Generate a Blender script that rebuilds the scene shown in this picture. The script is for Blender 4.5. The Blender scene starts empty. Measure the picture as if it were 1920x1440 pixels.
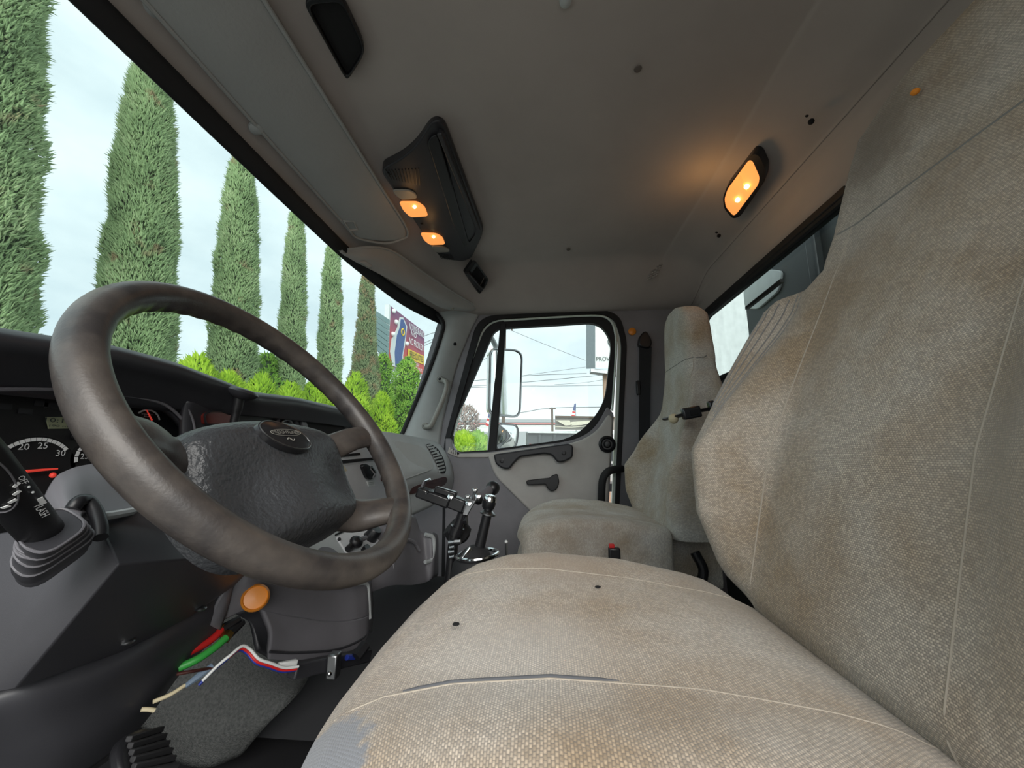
import bpy, bmesh, math, random
import numpy as np
from mathutils import Vector, Matrix
random.seed(7); rng = np.random.default_rng(7)
S = bpy.context.scene; COL = S.collection; PI = math.pi

# ---------------------------------------------------------------- camera, sky, sun, exposure
# cab axes: X to the passenger door, Y to the front of the truck, Z up; the camera is the origin
FPX = 721.0
PITCH, YAW = math.radians(9.8356), math.radians(5.0762)
cp, sp, cy_, sy_ = math.cos(PITCH), math.sin(PITCH), math.cos(YAW), math.sin(YAW)
CF = np.array([cp*cy_, cp*sy_, sp]); CR = np.array([sy_, -cy_, 0]); CU = np.array([-sp*cy_, -sp*sy_, cp])
cam = bpy.data.cameras.new('camera'); camo = bpy.data.objects.new('camera', cam); COL.objects.link(camo)
cam.sensor_width = 36; cam.lens = 36*FPX/1920; cam.clip_start = .01; cam.clip_end = 600
camo.matrix_world = Matrix([[CR[i], CU[i], -CF[i], 0] for i in range(3)] + [[0, 0, 0, 1]])
S.camera = camo
S.view_settings.view_transform = 'Standard'; S.view_settings.look = 'None'
S.view_settings.gamma = 1; S.view_settings.use_curve_mapping = False
S.view_settings.exposure = 0.55
S.cycles.use_denoising = True
S.cycles.max_bounces = 12; S.cycles.transparent_max_bounces = 24; S.cycles.diffuse_bounces = 6

w = bpy.data.worlds.new('overcast_sky'); S.world = w; w.use_nodes = True
nt = w.node_tree; nt.nodes.clear()
def wn(t, **k):
    n = nt.nodes.new(t)
    for a, b in k.items(): setattr(n, a, b)
    return n
tc = wn('ShaderNodeTexCoord'); mp = wn('ShaderNodeMapping'); mp.inputs['Scale'].default_value = (1, 1, 2.2)
no = wn('ShaderNodeTexNoise'); no.inputs['Scale'].default_value = 2.6; no.inputs['Detail'].default_value = 5; no.inputs['Roughness'].default_value = .55
rp = wn('ShaderNodeValToRGB'); rp.color_ramp.elements[0].position = .32; rp.color_ramp.elements[1].position = .68
rp.color_ramp.elements[0].color = (.66, .74, .79, 1); rp.color_ramp.elements[1].color = (.96, 1.0, 1.0, 1)
bg = wn('ShaderNodeBackground'); bg.inputs['Strength'].default_value = 0.98
ow = wn('ShaderNodeOutputWorld')
nt.links.new(tc.outputs['Generated'], mp.inputs['Vector']); nt.links.new(mp.outputs['Vector'], no.inputs['Vector'])
nt.links.new(no.outputs['Fac'], rp.inputs['Fac']); nt.links.new(rp.outputs['Color'], bg.inputs['Color']); nt.links.new(bg.outputs[0], ow.inputs[0])

sun = bpy.data.lights.new('veiled_sun', 'SUN'); sun.energy = 2.35; sun.angle = math.radians(50); sun.color = (1, .965, .91)
suno = bpy.data.objects.new('veiled_sun', sun); COL.objects.link(suno)
suno.rotation_euler = Vector((.80, .22, -.55)).to_track_quat('-Z', 'Y').to_euler()
suno['label'] = 'soft sun behind thin cloud'; suno['category'] = 'light'

# ---------------------------------------------------------------- helpers
def ray(u, v): return CF + (u-960)/FPX*CR + (720-v)/FPX*CU
def at(u, v, x=None, y=None, z=None):
    "the point of the cab or of the street that the photograph shows at (u,v), at a measured distance"
    d = ray(u, v)
    k = x/d[0] if x is not None else (y/d[1] if y is not None else z/d[2])
    return d*k
def V(a): return np.asarray(a, float)
def unit(a): a = V(a); return a/np.linalg.norm(a)
def cat(P, n, closed=False):
    "Catmull-Rom resample of a polyline to n points"
    P = V(P); m = len(P)
    if m == 2 and not closed: return P[0]+(P[1]-P[0])*np.linspace(0, 1, n)[:, None]
    seg = m if closed else m-1
    T = np.linspace(0, seg, n, endpoint=not closed); i = np.minimum(T.astype(int), seg-1); t = (T-i)[:, None]
    g = (lambda k: P[k % m]) if closed else (lambda k: P[np.clip(k, 0, m-1)])
    a, b, c, d = g(i-1), g(i), g(i+1), g(i+2)
    if not closed:
        a = np.where((i == 0)[:, None], 2*P[0]-P[1], a); d = np.where((i == m-2)[:, None], 2*P[-1]-P[-2], d)
    return .5*((2*b)+(c-a)*t+(2*a-5*b+4*c-d)*t*t+(3*b-a-3*c+d)*t**3)
def rnd(P, r, seg=6):
    "closed polygon with each corner rounded"
    P = V(P); n = len(P); out = []
    rr = r if hasattr(r, '__len__') else [r]*n
    for i in range(n):
        a, b, c = P[i-1], P[i], P[(i+1) % n]; q = rr[i]
        la, lc = np.linalg.norm(a-b), np.linalg.norm(c-b)
        p0 = b+(a-b)/la*min(q, la*.48); p2 = b+(c-b)/lc*min(q, lc*.48)
        for k in range(seg+1):
            t = k/seg; out.append((1-t)**2*p0+2*t*(1-t)*b+t*t*p2)
    return np.array(out)
def interp(x, xs, ys): return np.interp(x, xs, ys)
def sm(a, b, x):
    t = np.clip((x-a)/(b-a), 0, 1); return t*t*(3-2*t)

class G:
    "collects geometry for ONE mesh object"
    def __init__(s): s.v = []; s.f = []; s.uv = {}; s.n = 0
    def add(s, v, f):
        b = s.n; s.v.append(np.asarray(v, float).reshape(-1, 3)); s.n += len(s.v[-1]); s.f += [tuple(i+b for i in q) for q in f]; return s
    def box(s, c, size, R=None):
        c = V(c); h = V(size)/2
        v = np.array([[x, y, z] for x in (-1, 1) for y in (-1, 1) for z in (-1, 1)])*h
        if R is not None: v = v@np.array(R).T
        return s.add(v+c, [(0, 1, 3, 2), (4, 6, 7, 5), (0, 4, 5, 1), (2, 3, 7, 6), (0, 2, 6, 4), (1, 5, 7, 3)])
    def bar(s, a, b, w, h, up=(0, 0, 1)):
        a, b = V(a), V(b); d = unit(b-a); x = unit(np.cross(d, up)); y = np.cross(x, d)
        R = np.stack([d, x, y], 1); return s.box((a+b)/2, (np.linalg.norm(b-a), w, h), R)
    def prism(s, P, off):
        P = V(P); n = len(P); off = V(off)
        return s.add(np.vstack([P, P+off]), [tuple(range(n))[::-1], tuple(range(n, 2*n))]+[(i, (i+1) % n, n+(i+1) % n, n+i) for i in range(n)])
    def ring(s, A, B, off):
        A, B = V(A), V(B); n = len(A); off = V(off); f = []
        for i in range(n):
            j = (i+1) % n
            f += [(i, j, n+j, n+i), (2*n+i, 3*n+i, 3*n+j, 2*n+j), (i, 2*n+i, 2*n+j, j), (n+i, n+j, 3*n+j, 3*n+i)]
        return s.add(np.vstack([A, B, A+off, B+off]), f)
    def grid(s, R, cu=False, cv=False, caps=False):
        "R: rows x cols x 3; cu closes along the row, cv closes the rows"
        R = V(R); m, n = R.shape[:2]; f = []
        for i in range(m if cv else m-1):
            for j in range(n if cu else n-1):
                a, b = i, (i+1) % m; c, d = j, (j+1) % n
                f.append((a*n+c, a*n+d, b*n+d, b*n+c))
        if caps: f += [tuple(range(n))[::-1], tuple((m-1)*n+k for k in range(n))]
        return s.add(R.reshape(-1, 3), f)
    def tube(s, P, r, n=8, closed=False, caps=True, flat=1.0, up=None):
        P = V(P); m = len(P); rr = np.full(m, r) if np.isscalar(r) else V(r)
        T = np.array([P[(i+1) % m]-P[i-1] if closed else P[min(i+1, m-1)]-P[max(i-1, 0)] for i in range(m)])
        T /= np.linalg.norm(T, axis=1)[:, None]+1e-12
        x = np.cross(T[0], up if up is not None else (0, 0, 1.) if abs(T[0][2]) < .9 else (1., 0, 0)); x /= np.linalg.norm(x)
        rows = []
        a = np.linspace(0, 2*PI, n, endpoint=False)
        for i in range(m):
            x = x-T[i]*(x@T[i]); x /= np.linalg.norm(x); y = np.cross(T[i], x)
            rows.append(P[i]+rr[i]*(np.cos(a)[:, None]*x+flat*np.sin(a)[:, None]*y))
        return s.grid(rows, cu=True, cv=closed, caps=caps and not closed)
    def lathe(s, prof, o, ax, n=24):
        "prof: (radius, height) pairs about axis ax from o"
        o = V(o); ax = unit(ax); x = unit(np.cross(ax, (0, 0, 1) if abs(ax[2]) < .9 else (1, 0, 0))); y = np.cross(ax, x)
        a = np.linspace(0, 2*PI, n, endpoint=False)
        return s.grid([o+ax*h+r*(np.cos(a)[:, None]*x+np.sin(a)[:, None]*y) for r, h in prof], cu=True, caps=True)
    def ball(s, o, r, ax=(0, 0, 1), n=16, sq=(1, 1)):
        t = np.linspace(0.02, PI-.02, n//2+2); return s.lathe([(r*math.sin(q)*sq[0], -r*math.cos(q)*sq[1]) for q in t], o, ax, n)
    def spikes(s, P, D, L, W):
        "many three-sided leaf sprigs, vectorised"
        n = len(P); D = D/np.linalg.norm(D, axis=1)[:, None]
        h = np.cross(D, rng.normal(size=(n, 3))); h /= np.linalg.norm(h, axis=1)[:, None]; k = np.cross(D, h)
        v = np.empty((n, 4, 3)); v[:, 3] = P+D*L[:, None]
        for q in range(3):
            a = 2*PI*q/3; v[:, q] = P+(h*math.cos(a)+k*math.sin(a))*W[:, None]
        i = np.arange(n)*4
        f = np.concatenate([np.stack([i+q, i+(q+1) % 3, i+3], 1) for q in range(3)])
        s.big = getattr(s, 'big', []) + [(v.reshape(-1, 3), f)]; return s

def put(o, parent=None):
    COL.objects.link(o)
    if parent is not None:
        o.parent = parent                      # meshes are built in cab coordinates
        o.matrix_parent_inverse = Matrix.Translation(-parent.location)
    return o
def make(name, g, mat, parent=None, smooth=38, bev=0, seg=2, uv=None, sol=0, soff=-1, cen=(0, 0, 0)):
    me = bpy.data.meshes.new(name)
    if getattr(g, 'big', None):
        vs = [v for v, f in g.big]; fs = []; b = 0
        for v, f in g.big: fs.append(f+b); b += len(v)
        v = np.concatenate(vs); f = np.concatenate(fs)
        me.vertices.add(len(v)); me.vertices.foreach_set('co', v.ravel().astype(np.float32))
        me.loops.add(f.size); me.loops.foreach_set('vertex_index', f.ravel().astype(np.int32))
        me.polygons.add(len(f)); me.polygons.foreach_set('loop_start', np.arange(0, f.size, 3, dtype=np.int32))
        me.update(calc_edges=True)
        c = me.attributes.new('tone', 'FLOAT', 'POINT')
        c.data.foreach_set('value', np.repeat(rng.random(len(v)//4), 4).astype(np.float32)[:len(v)])
    else:
        v = np.concatenate(g.v)
        me.from_pydata(v.tolist(), [], g.f); me.update()
        if uv is not None:
            l = me.uv_layers.new(name='weave'); vi = np.empty(len(me.loops), np.int32); me.loops.foreach_get('vertex_index', vi)
            l.data.foreach_set('uv', np.asarray(uv, np.float32)[vi].ravel())
        bm = bmesh.new(); bm.from_mesh(me); bmesh.ops.recalc_face_normals(bm, faces=bm.faces)
        if sol:                                # open shells: the seen side keeps its place, thickness grows behind it
            if sum(f.normal.dot(f.calc_center_median()-Vector(cen))*f.calc_area() for f in bm.faces) > 0: bmesh.ops.reverse_faces(bm, faces=bm.faces)
        bm.to_mesh(me); bm.free()
        if smooth:
            me.polygons.foreach_set('use_smooth', [True]*len(me.polygons)); me.set_sharp_from_angle(angle=math.radians(smooth))
    me.materials.append(mat)
    o = bpy.data.objects.new(name, me); put(o, parent)
    if sol:
        m = o.modifiers.new('solid', 'SOLIDIFY'); m.thickness = sol; m.offset = -1
    if bev:
        m = o.modifiers.new('bevel', 'BEVEL'); m.width = bev; m.segments = seg; m.limit_method = 'ANGLE'; m.angle_limit = math.radians(35)
        if smooth: m.harden_normals = False
    return o
def tag(o, label, category, group=None, kind=None):
    o['label'] = label; o['category'] = category
    if group: o['group'] = group
    if kind: o['kind'] = kind
    return o
def thing(name, label, category, loc=(0, 0, 0), group=None, kind=None):
    o = bpy.data.objects.new(name, None); o.location = Vector(loc); o.empty_display_size = .05; COL.objects.link(o)
    return tag(o, label, category, group, kind)
def part(o, label): o['label'] = label; return o
bpy_font = None
def text(name, s, o, ex, ey, size, mat, parent=None, thick=.0006, align='CENTER', fit=None):
    "flat lettering: ex reading direction, ey up direction, o its middle"
    cu = bpy.data.curves.new(name, 'FONT'); cu.body = s; cu.size = 1; cu.align_x = align; cu.align_y = 'CENTER'; cu.resolution_u = 2
    t = bpy.data.objects.new(name, cu); COL.objects.link(t)
    me = bpy.data.meshes.new_from_object(t.evaluated_get(bpy.context.evaluated_depsgraph_get()))
    COL.objects.unlink(t); bpy.data.objects.remove(t); bpy.data.curves.remove(cu)
    ex, ey = unit(ex), V(ey); ey = unit(ey-ex*(ey@ex)); ez = np.cross(ex, ey)
    sx = size
    if fit:
        xs = [v.co.x for v in me.vertices]; sx = fit/(max(xs)-min(xs))
    for v in me.vertices:
        p = V(o)+ex*v.co.x*sx+ey*v.co.y*size+ez*thick; v.co = Vector(p)
    me.materials.append(mat); o2 = bpy.data.objects.new(name, me); put(o2, parent)
    return o2

# ---------------------------------------------------------------- materials
def mat(name): 
    m = bpy.data.materials.new(name); m.use_nodes = True
    return m, m.node_tree, m.node_tree.nodes['Principled BSDF']
def nn(t, typ, **k):
    n = t.nodes.new(typ)
    for a, b in k.items():
        if a in n.inputs: n.inputs[a].default_value = b
        else: setattr(n, a, b)
    return n
def plastic(name, c, rough=.5, scale=900, bump=.06, wear=.12, c2=None, wscale=9, metal=0, spec=.5, dist=.001):
    m, t, b = mat(name); L = t.links
    b.inputs['Roughness'].default_value = rough; b.inputs['Metallic'].default_value = metal; b.inputs['Specular IOR Level'].default_value = spec
    tc = nn(t, 'ShaderNodeTexCoord'); a = nn(t, 'ShaderNodeTexNoise', Scale=wscale, Detail=5., Roughness=.6)
    L.new(tc.outputs['Object'], a.inputs['Vector'])
    r = nn(t, 'ShaderNodeValToRGB'); L.new(a.outputs['Fac'], r.inputs['Fac'])
    c2 = c2 or tuple(x*(1-wear) for x in c)
    r.color_ramp.elements[0].position = .35; r.color_ramp.elements[1].position = .65
    r.color_ramp.elements[0].color = (*c2, 1); r.color_ramp.elements[1].color = (*c, 1); L.new(r.outputs['Color'], b.inputs['Base Color'])
    if bump:
        n2 = nn(t, 'ShaderNodeTexNoise', Scale=scale, Detail=2.); L.new(tc.outputs['Object'], n2.inputs['Vector'])
        bp = nn(t, 'ShaderNodeBump', Strength=bump, Distance=dist); L.new(n2.outputs['Fac'], bp.inputs['Height']); L.new(bp.outputs[0], b.inputs['Normal'])
    return m
def emit(name, c, s):
    m, t, b = mat(name); b.inputs['Base Color'].default_value = (*c, 1); b.inputs['Emission Color'].default_value = (*c, 1); b.inputs['Emission Strength'].default_value = s
    tc = nn(t, 'ShaderNodeTexCoord'); a = nn(t, 'ShaderNodeTexNoise', Scale=260.); t.links.new(tc.outputs['Object'], a.inputs['Vector'])
    bp = nn(t, 'ShaderNodeBump', Strength=.2, Distance=.001); t.links.new(a.outputs['Fac'], bp.inputs['Height']); t.links.new(bp.outputs[0], b.inputs['Normal'])
    return m
def glass(name, tint, gloss=.06, dirt_haze=0, dc=(.6, .62, .62), veil=0):
    m, t, b = mat(name); L = t.links; t.nodes.remove(b); out = t.nodes['Material Output']
    tr = nn(t, 'ShaderNodeBsdfTransparent', Color=(*tint, 1)); gl = nn(t, 'ShaderNodeBsdfGlossy', Roughness=.02)
    mx = nn(t, 'ShaderNodeMixShader', Fac=gloss); L.new(tr.outputs[0], mx.inputs[1]); L.new(gl.outputs[0], mx.inputs[2])
    if dirt_haze:
        tc = nn(t, 'ShaderNodeTexCoord'); mp = nn(t, 'ShaderNodeMapping', Scale=(9, 9, 2.2)); no = nn(t, 'ShaderNodeTexNoise', Scale=1.3, Detail=8., Roughness=.65)
        L.new(tc.outputs['Object'], mp.inputs[0]); L.new(mp.outputs[0], no.inputs['Vector'])
        r = nn(t, 'ShaderNodeMapRange'); r.inputs[1].default_value = .42; r.inputs[2].default_value = .8; r.inputs[3].default_value = veil; r.inputs[4].default_value = dirt_haze; L.new(no.outputs['Fac'], r.inputs[0])
        df = nn(t, 'ShaderNodeBsdfDiffuse', Color=(*dc, 1)); m2 = nn(t, 'ShaderNodeMixShader'); L.new(r.outputs[0], m2.inputs[0]); L.new(mx.outputs[0], m2.inputs[1]); L.new(df.outputs[0], m2.inputs[2]); mx = m2
    L.new(mx.outputs[0], out.inputs[0]); return m
def foliage(name, a, b_, c, brown=.0):
    m, t, b = mat(name); L = t.links; b.inputs['Roughness'].default_value = .75; b.inputs['Specular IOR Level'].default_value = .15
    at_ = nn(t, 'ShaderNodeAttribute', attribute_name='tone'); tc = nn(t, 'ShaderNodeTexCoord')
    no = nn(t, 'ShaderNodeTexNoise', Scale=1.4, Detail=4.); L.new(tc.outputs['Object'], no.inputs['Vector'])
    r = nn(t, 'ShaderNodeValToRGB'); e = r.color_ramp.elements; e[0].color = (*a, 1); e[1].color = (*c, 1); e[0].position = .0; e[1].position = 1
    k = e.new(.55); k.color = (*b_, 1)
    ad = nn(t, 'ShaderNodeMath', operation='MULTIPLY_ADD'); ad.inputs[1].default_value = .45; L.new(at_.outputs['Fac'], ad.inputs[0])
    sb = nn(t, 'ShaderNodeMath', operation='MULTIPLY_ADD'); sb.inputs[1].default_value = 1.2; sb.inputs[2].default_value = -.32; L.new(no.outputs['Fac'], sb.inputs[0])
    L.new(sb.outputs[0], ad.inputs[2]); L.new(ad.outputs[0], r.inputs['Fac'])
    if brown:
        n2 = nn(t, 'ShaderNodeTexNoise', Scale=2.3, Detail=3.); L.new(tc.outputs['Object'], n2.inputs['Vector'])
        mr = nn(t, 'ShaderNodeMapRange'); mr.inputs[1].default_value = .66-brown*.2; mr.inputs[2].default_value = .76-brown*.2; L.new(n2.outputs['Fac'], mr.inputs[0])
        mx = nn(t, 'ShaderNodeMix', data_type='RGBA'); L.new(mr.outputs[0], mx.inputs[0]); L.new(r.outputs[0], mx.inputs[6]); mx.inputs[7].default_value = (.30, .23, .13, 1); L.new(mx.outputs[2], b.inputs['Base Color'])
    else: L.new(r.outputs[0], b.inputs['Base Color'])
    return m
def fabric(name, c1, c2, mortar, sx=.0036, sy=.0024, stains_and_shade=(), wear=None, bump=.8):
    "knitted seat cloth; weave runs along the surface's own length map"
    m, t, b = mat(name); L = t.links; b.inputs['Roughness'].default_value = .95; b.inputs['Specular IOR Level'].default_value = .1
    b.inputs['Sheen Weight'].default_value = .25; b.inputs['Sheen Roughness'].default_value = .6
    tc = nn(t, 'ShaderNodeTexCoord'); uv = nn(t, 'ShaderNodeUVMap', uv_map='weave')
    wob = nn(t, 'ShaderNodeTexNoise', Scale=60., Detail=2.); L.new(tc.outputs['Object'], wob.inputs['Vector'])
    va = nn(t, 'ShaderNodeVectorMath', operation='MULTIPLY_ADD'); L.new(wob.outputs['Color'], va.inputs[0]); va.inputs[1].default_value = (.0022, .0022, 0); L.new(uv.outputs[0], va.inputs[2])
    def mth(op, x, y=None, z=None):
        n = nn(t, 'ShaderNodeMath', operation=op)
        for i, q in enumerate((x, y, z)):
            if q is None: continue
            if hasattr(q, 'is_linked'): L.new(q, n.inputs[i])
            else: n.inputs[i].default_value = q
        return n.outputs[0]
    sp_ = nn(t, 'ShaderNodeSeparateXYZ'); L.new(va.outputs[0], sp_.inputs[0])
    vv = mth('DIVIDE', sp_.outputs[1], sy); row = mth('FLOOR', vv)
    uu = mth('ADD', mth('DIVIDE', sp_.outputs[0], sx), mth('MULTIPLY', mth('FLOORED_MODULO', row, 2.), .5))
    hgt = mth('POWER', mth('MULTIPLY', mth('ABSOLUTE', mth('SINE', mth('MULTIPLY', uu, PI))), mth('ABSOLUTE', mth('SINE', mth('MULTIPLY', vv, PI)))), .55)
    cb = nn(t, 'ShaderNodeCombineXYZ'); L.new(mth('FLOOR', uu), cb.inputs[0]); L.new(row, cb.inputs[1])
    wh = nn(t, 'ShaderNodeTexWhiteNoise', noise_dimensions='2D'); L.new(cb.outputs[0], wh.inputs['Vector'])
    yr = nn(t, 'ShaderNodeValToRGB'); L.new(wh.outputs['Value'], yr.inputs['Fac'])
    yr.color_ramp.elements[0].color = (*c2, 1); yr.color_ramp.elements[1].color = (*[min(1, q*1.18) for q in c1], 1); yr.color_ramp.elements[0].position = .1
    kq = yr.color_ramp.elements.new(.6); kq.color = (*c1, 1)
    mrgb = nn(t, 'ShaderNodeRGB'); mrgb.outputs[0].default_value = (*mortar, 1)
    def mixc(fac, a, col, op='MIX'):
        mx = nn(t, 'ShaderNodeMix', data_type='RGBA', blend_type=op); 
        if hasattr(fac, 'is_linked'): L.new(fac, mx.inputs[0])
        else: mx.inputs[0].default_value = fac
        L.new(a, mx.inputs[6])
        if hasattr(col, 'is_linked'): L.new(col, mx.inputs[7])
        else: mx.inputs[7].default_value = (*col, 1)
        return mx.outputs[2]
    n1 = nn(t, 'ShaderNodeTexNoise', Scale=5.5, Detail=5., Roughness=.6); L.new(tc.outputs['Object'], n1.inputs['Vector'])
    r1 = nn(t, 'ShaderNodeValToRGB'); r1.color_ramp.elements[0].color = (.70, .60, .48, 1); r1.color_ramp.elements[1].color = (1.0, 1.02, 1.06, 1)
    r1.color_ramp.elements[0].position = .36; r1.color_ramp.elements[1].position = .62; L.new(n1.outputs['Fac'], r1.inputs['Fac'])
    g0 = mixc(hgt, mrgb.outputs[0], yr.outputs['Color'])
    col = mixc(1., g0, r1.outputs['Color'], 'MULTIPLY')
    for (ctr, rad, sc, amt) in stains_and_shade:
        d = nn(t, 'ShaderNodeVectorMath', operation='DISTANCE'); L.new(tc.outputs['Object'], d.inputs[0]); d.inputs[1].default_value = tuple(ctr)
        n3 = nn(t, 'ShaderNodeTexNoise', Scale=22., Detail=3.); L.new(tc.outputs['Object'], n3.inputs['Vector'])
        ad = nn(t, 'ShaderNodeMath', operation='MULTIPLY_ADD'); ad.inputs[1].default_value = rad*.7; L.new(n3.outputs['Fac'], ad.inputs[0]); L.new(d.outputs['Value'], ad.inputs[2])
        mr = nn(t, 'ShaderNodeMapRange', interpolation_type='SMOOTHSTEP'); mr.inputs[1].default_value = rad*1.6; mr.inputs[2].default_value = rad*.5; mr.inputs[3].default_value = 0; mr.inputs[4].default_value = amt; L.new(ad.outputs[0], mr.inputs[0])
        col = mixc(mr.outputs[0], col, sc)
    if wear:
        for (ctr, rad, sc) in wear:
            d = nn(t, 'ShaderNodeVectorMath', operation='DISTANCE'); L.new(tc.outputs['Object'], d.inputs[0]); d.inputs[1].default_value = tuple(ctr)
            n3 = nn(t, 'ShaderNodeTexNoise', Scale=90., Detail=4.); L.new(tc.outputs['Object'], n3.inputs['Vector'])
            ad = nn(t, 'ShaderNodeMath', operation='MULTIPLY_ADD'); ad.inputs[1].default_value = .035; L.new(n3.outputs['Fac'], ad.inputs[0]); L.new(d.outputs['Value'], ad.inputs[2])
            mr = nn(t, 'ShaderNodeMapRange'); mr.inputs[1].default_value = rad+.02; mr.inputs[2].default_value = rad+.012; L.new(ad.outputs[0], mr.inputs[0])
            col = mixc(mr.outputs[0], col, sc)
    L.new(col, b.inputs['Base Color'])
    n4 = nn(t, 'ShaderNodeTexNoise', Scale=700., Detail=2.); L.new(tc.outputs['Object'], n4.inputs['Vector'])
    mu = nn(t, 'ShaderNodeMath', operation='MULTIPLY_ADD'); L.new(n4.outputs['Fac'], mu.inputs[0]); mu.inputs[1].default_value = .8
    L.new(hgt, mu.inputs[2])
    bp = nn(t, 'ShaderNodeBump', Strength=bump*.7, Distance=.0009); L.new(mu.outputs[0], bp.inputs['Height']); L.new(bp.outputs[0], b.inputs['Normal'])
    return m

M = {}
M['dark'] = plastic('dark_charcoal_plastic', (.030, .030, .035), .42, 1400, .10)
M['black'] = plastic('black_plastic', (.012, .012, .014), .38, 1400, .05)
M['rubber'] = plastic('black_rubber', (.016, .016, .018), .7, 600, .1)
M['void'] = plastic('dark_cavity', (.006, .006, .007), .9, 100, 0)
M['shroud'] = plastic('charcoal_shroud_plastic', (.048, .048, .055), .40, 1400, .10)
M['mid'] = plastic('mid_grey_plastic', (.14, .136, .150), .45, 1500, .10)
M['grey'] = plastic('grey_dash_plastic', (.44, .465, .47), .5, 1500, .10)
M['lgrey'] = plastic('light_grey_panel', (.66, .66, .68), .45, 1200, .05)
M['door'] = plastic('warm_grey_door_plastic', (.53, .51, .485), .5, 1400, .10)
M['doordark'] = plastic('slate_grey_door_plastic', (.235, .23, .25), .5, 1400, .10)
M['pillar'] = plastic('grey_pillar_trim', (.46, .49, .49), .5, 1400, .12)
M['liner'] = plastic('grey_headliner_cloth', (.44, .40, .375), .95, 1100, .25, wear=.10, spec=.1, wscale=3)
M['visor'] = plastic('grained_grey_vinyl', (.40, .41, .405), .55, 130, .35, wear=.06, dist=.002)
M['wheel'] = plastic('worn_brown_wheel_skin', (.080, .068, .060), .38, 350, .18, c2=(.034, .030, .030), wscale=22)
M['pad'] = plastic('grained_black_vinyl', (.046, .049, .054), .38, 190, .9, wear=.15, dist=.002)
M['chrome'] = plastic('bright_chrome', (.75, .76, .77), .12, 200, .02, metal=1)
M['steel'] = plastic('dull_steel', (.35, .36, .37), .35, 300, .06, metal=1)
M['blacksteel'] = plastic('black_painted_steel', (.018, .018, .020), .22, 300, .04)
M['wood'] = plastic('dark_red_wood_trim', (.075, .022, .018), .3, 90, .03, c2=(.03, .010, .009), wscale=30)
M['white'] = plastic('white_paint', (.72, .74, .73), .4, 300, .03)
M['print'] = plastic('white_print', (.92, .93, .93), .6, 300, 0)
M['dprint'] = plastic('dark_print', (.03, .04, .04), .6, 300, 0)
M['orange'] = plastic('orange_plastic', (.85, .29, .03), .35, 300, .03)
M['red'] = plastic('red_plastic', (.60, .02, .02), .4, 300, .03)
M['green'] = plastic('green_air_hose', (.05, .42, .07), .4, 300, .03)
M['blue'] = plastic('blue_wire', (.02, .04, .30), .4, 300, .03)
M['cream'] = plastic('cream_wire', (.62, .54, .36), .5, 300, .03)
M['brass'] = plastic('brass', (.55, .35, .12), .3, 300, .03, metal=1)
M['tear'] = plastic('grey_lining', (.15, .155, .17), .9, 500, .2)
M['tape'] = plastic('blue_grey_tape', (.16, .22, .30), .5, 300, .05)
M['carpet'] = plastic('grey_felt_carpet', (.095, .098, .095), .98, 420, 1.0, c2=(.055, .058, .058), wscale=160, spec=.05, dist=.004)
M['floor'] = plastic('black_floor_mat', (.012, .012, .014), .7, 300, .2)
M['stain'] = plastic('headliner_mark', (.13, .11, .10), .9, 300, 0)
M['needle'] = emit('red_needle', (.80, .06, .04), .25)
M['lcd'] = plastic('grey_green_display', (.30, .32, .20), .3, 300, 0)
M['amberlens'] = emit('lit_amber_lens', (1.0, .36, .09), .62)
M['bulb'] = emit('lit_bulb', (1.0, .78, .36), 5)
M['orangelit'] = emit('lit_orange_panel', (.85, .25, .02), .35)
M['redlens'] = plastic('dark_red_lens', (.11, .014, .010), .3, 300, 0)
M['clearlens'] = plastic('frosted_clear_lens', (.30, .29, .26), .25, 200, .1)
M['windscreen'] = glass('green_tinted_windscreen', (.755, .88, .87), .03, .085, (.80, .90, .89), .05)  # pale diffuse layer stands in for the veil of reflections on this glass
M['pane'] = glass('clear_door_glass', (.93, .985, .98), .04, .02)
M['rearglass'] = glass('dusty_rear_glass', (.80, .86, .86), .05, .10, (.40, .46, .46))
M['mirror'] = plastic('mirror_glass', (.86, .88, .88), .03, 300, 0, metal=1, wear=0)
M['belt'] = plastic('black_webbing', (.016, .016, .018), .85, 700, .3)
SB = ((.62, .53, .42), (.44, .375, .30), (.27, .235, .20))
M['seatfab'] = fabric('beige_knit_back', *SB, sx=.0031, sy=.0021, stains_and_shade=[((.60, -.535, .50), .10, (.16, .12, .09), .75), ((.30, -.30, .0), .12, (.42, .37, .32), .4)])
M['cushfab'] = fabric('beige_knit_cushion', (.64, .555, .45), (.46, .395, .315), (.30, .265, .23), sx=.0035, sy=.0023,
    stains_and_shade=[((.66, -.02, -.17), .12, (.34, .26, .19), .7), ((.60, -.26, -.2), .10, (.36, .29, .22), .5), ((.40, .02, -.18), .10, (.62, .60, .58), .35)],
    wear=[((.262, .175, -.225), .070, (.235, .245, .27))])
M['pseatfab'] = fabric('grey_beige_knit', (.78, .74, .645), (.60, .56, .49), (.34, .32, .29), stains_and_shade=[((1.24, -.10, -.25), .2, (.22, .18, .15), .55), ((1.22, -.42, .12), .13, (.22, .18, .15), .5)])  # both brown spots paint shade onto the seat's near side
M['seam'] = plastic('pale_stitch_thread', (.46, .405, .335), .9, 500, .2)
M['seamdark'] = plastic('grey_stitch_thread', (.24, .235, .225), .9, 500, .2)
M['backwall'] = plastic('dark_grey_back_panel', (.045, .047, .045), .6, 300, .06)
M['bark'] = plastic('grey_brown_bark', (.12, .085, .06), .9, 40, .4)
M['cyp'] = foliage('cypress_green', (.15, .225, .105), (.29, .40, .19), (.44, .52, .29), .2)
M['cypb'] = foliage('cypress_browning', (.11, .15, .08), (.23, .29, .145), (.36, .41, .23), .8)
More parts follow.
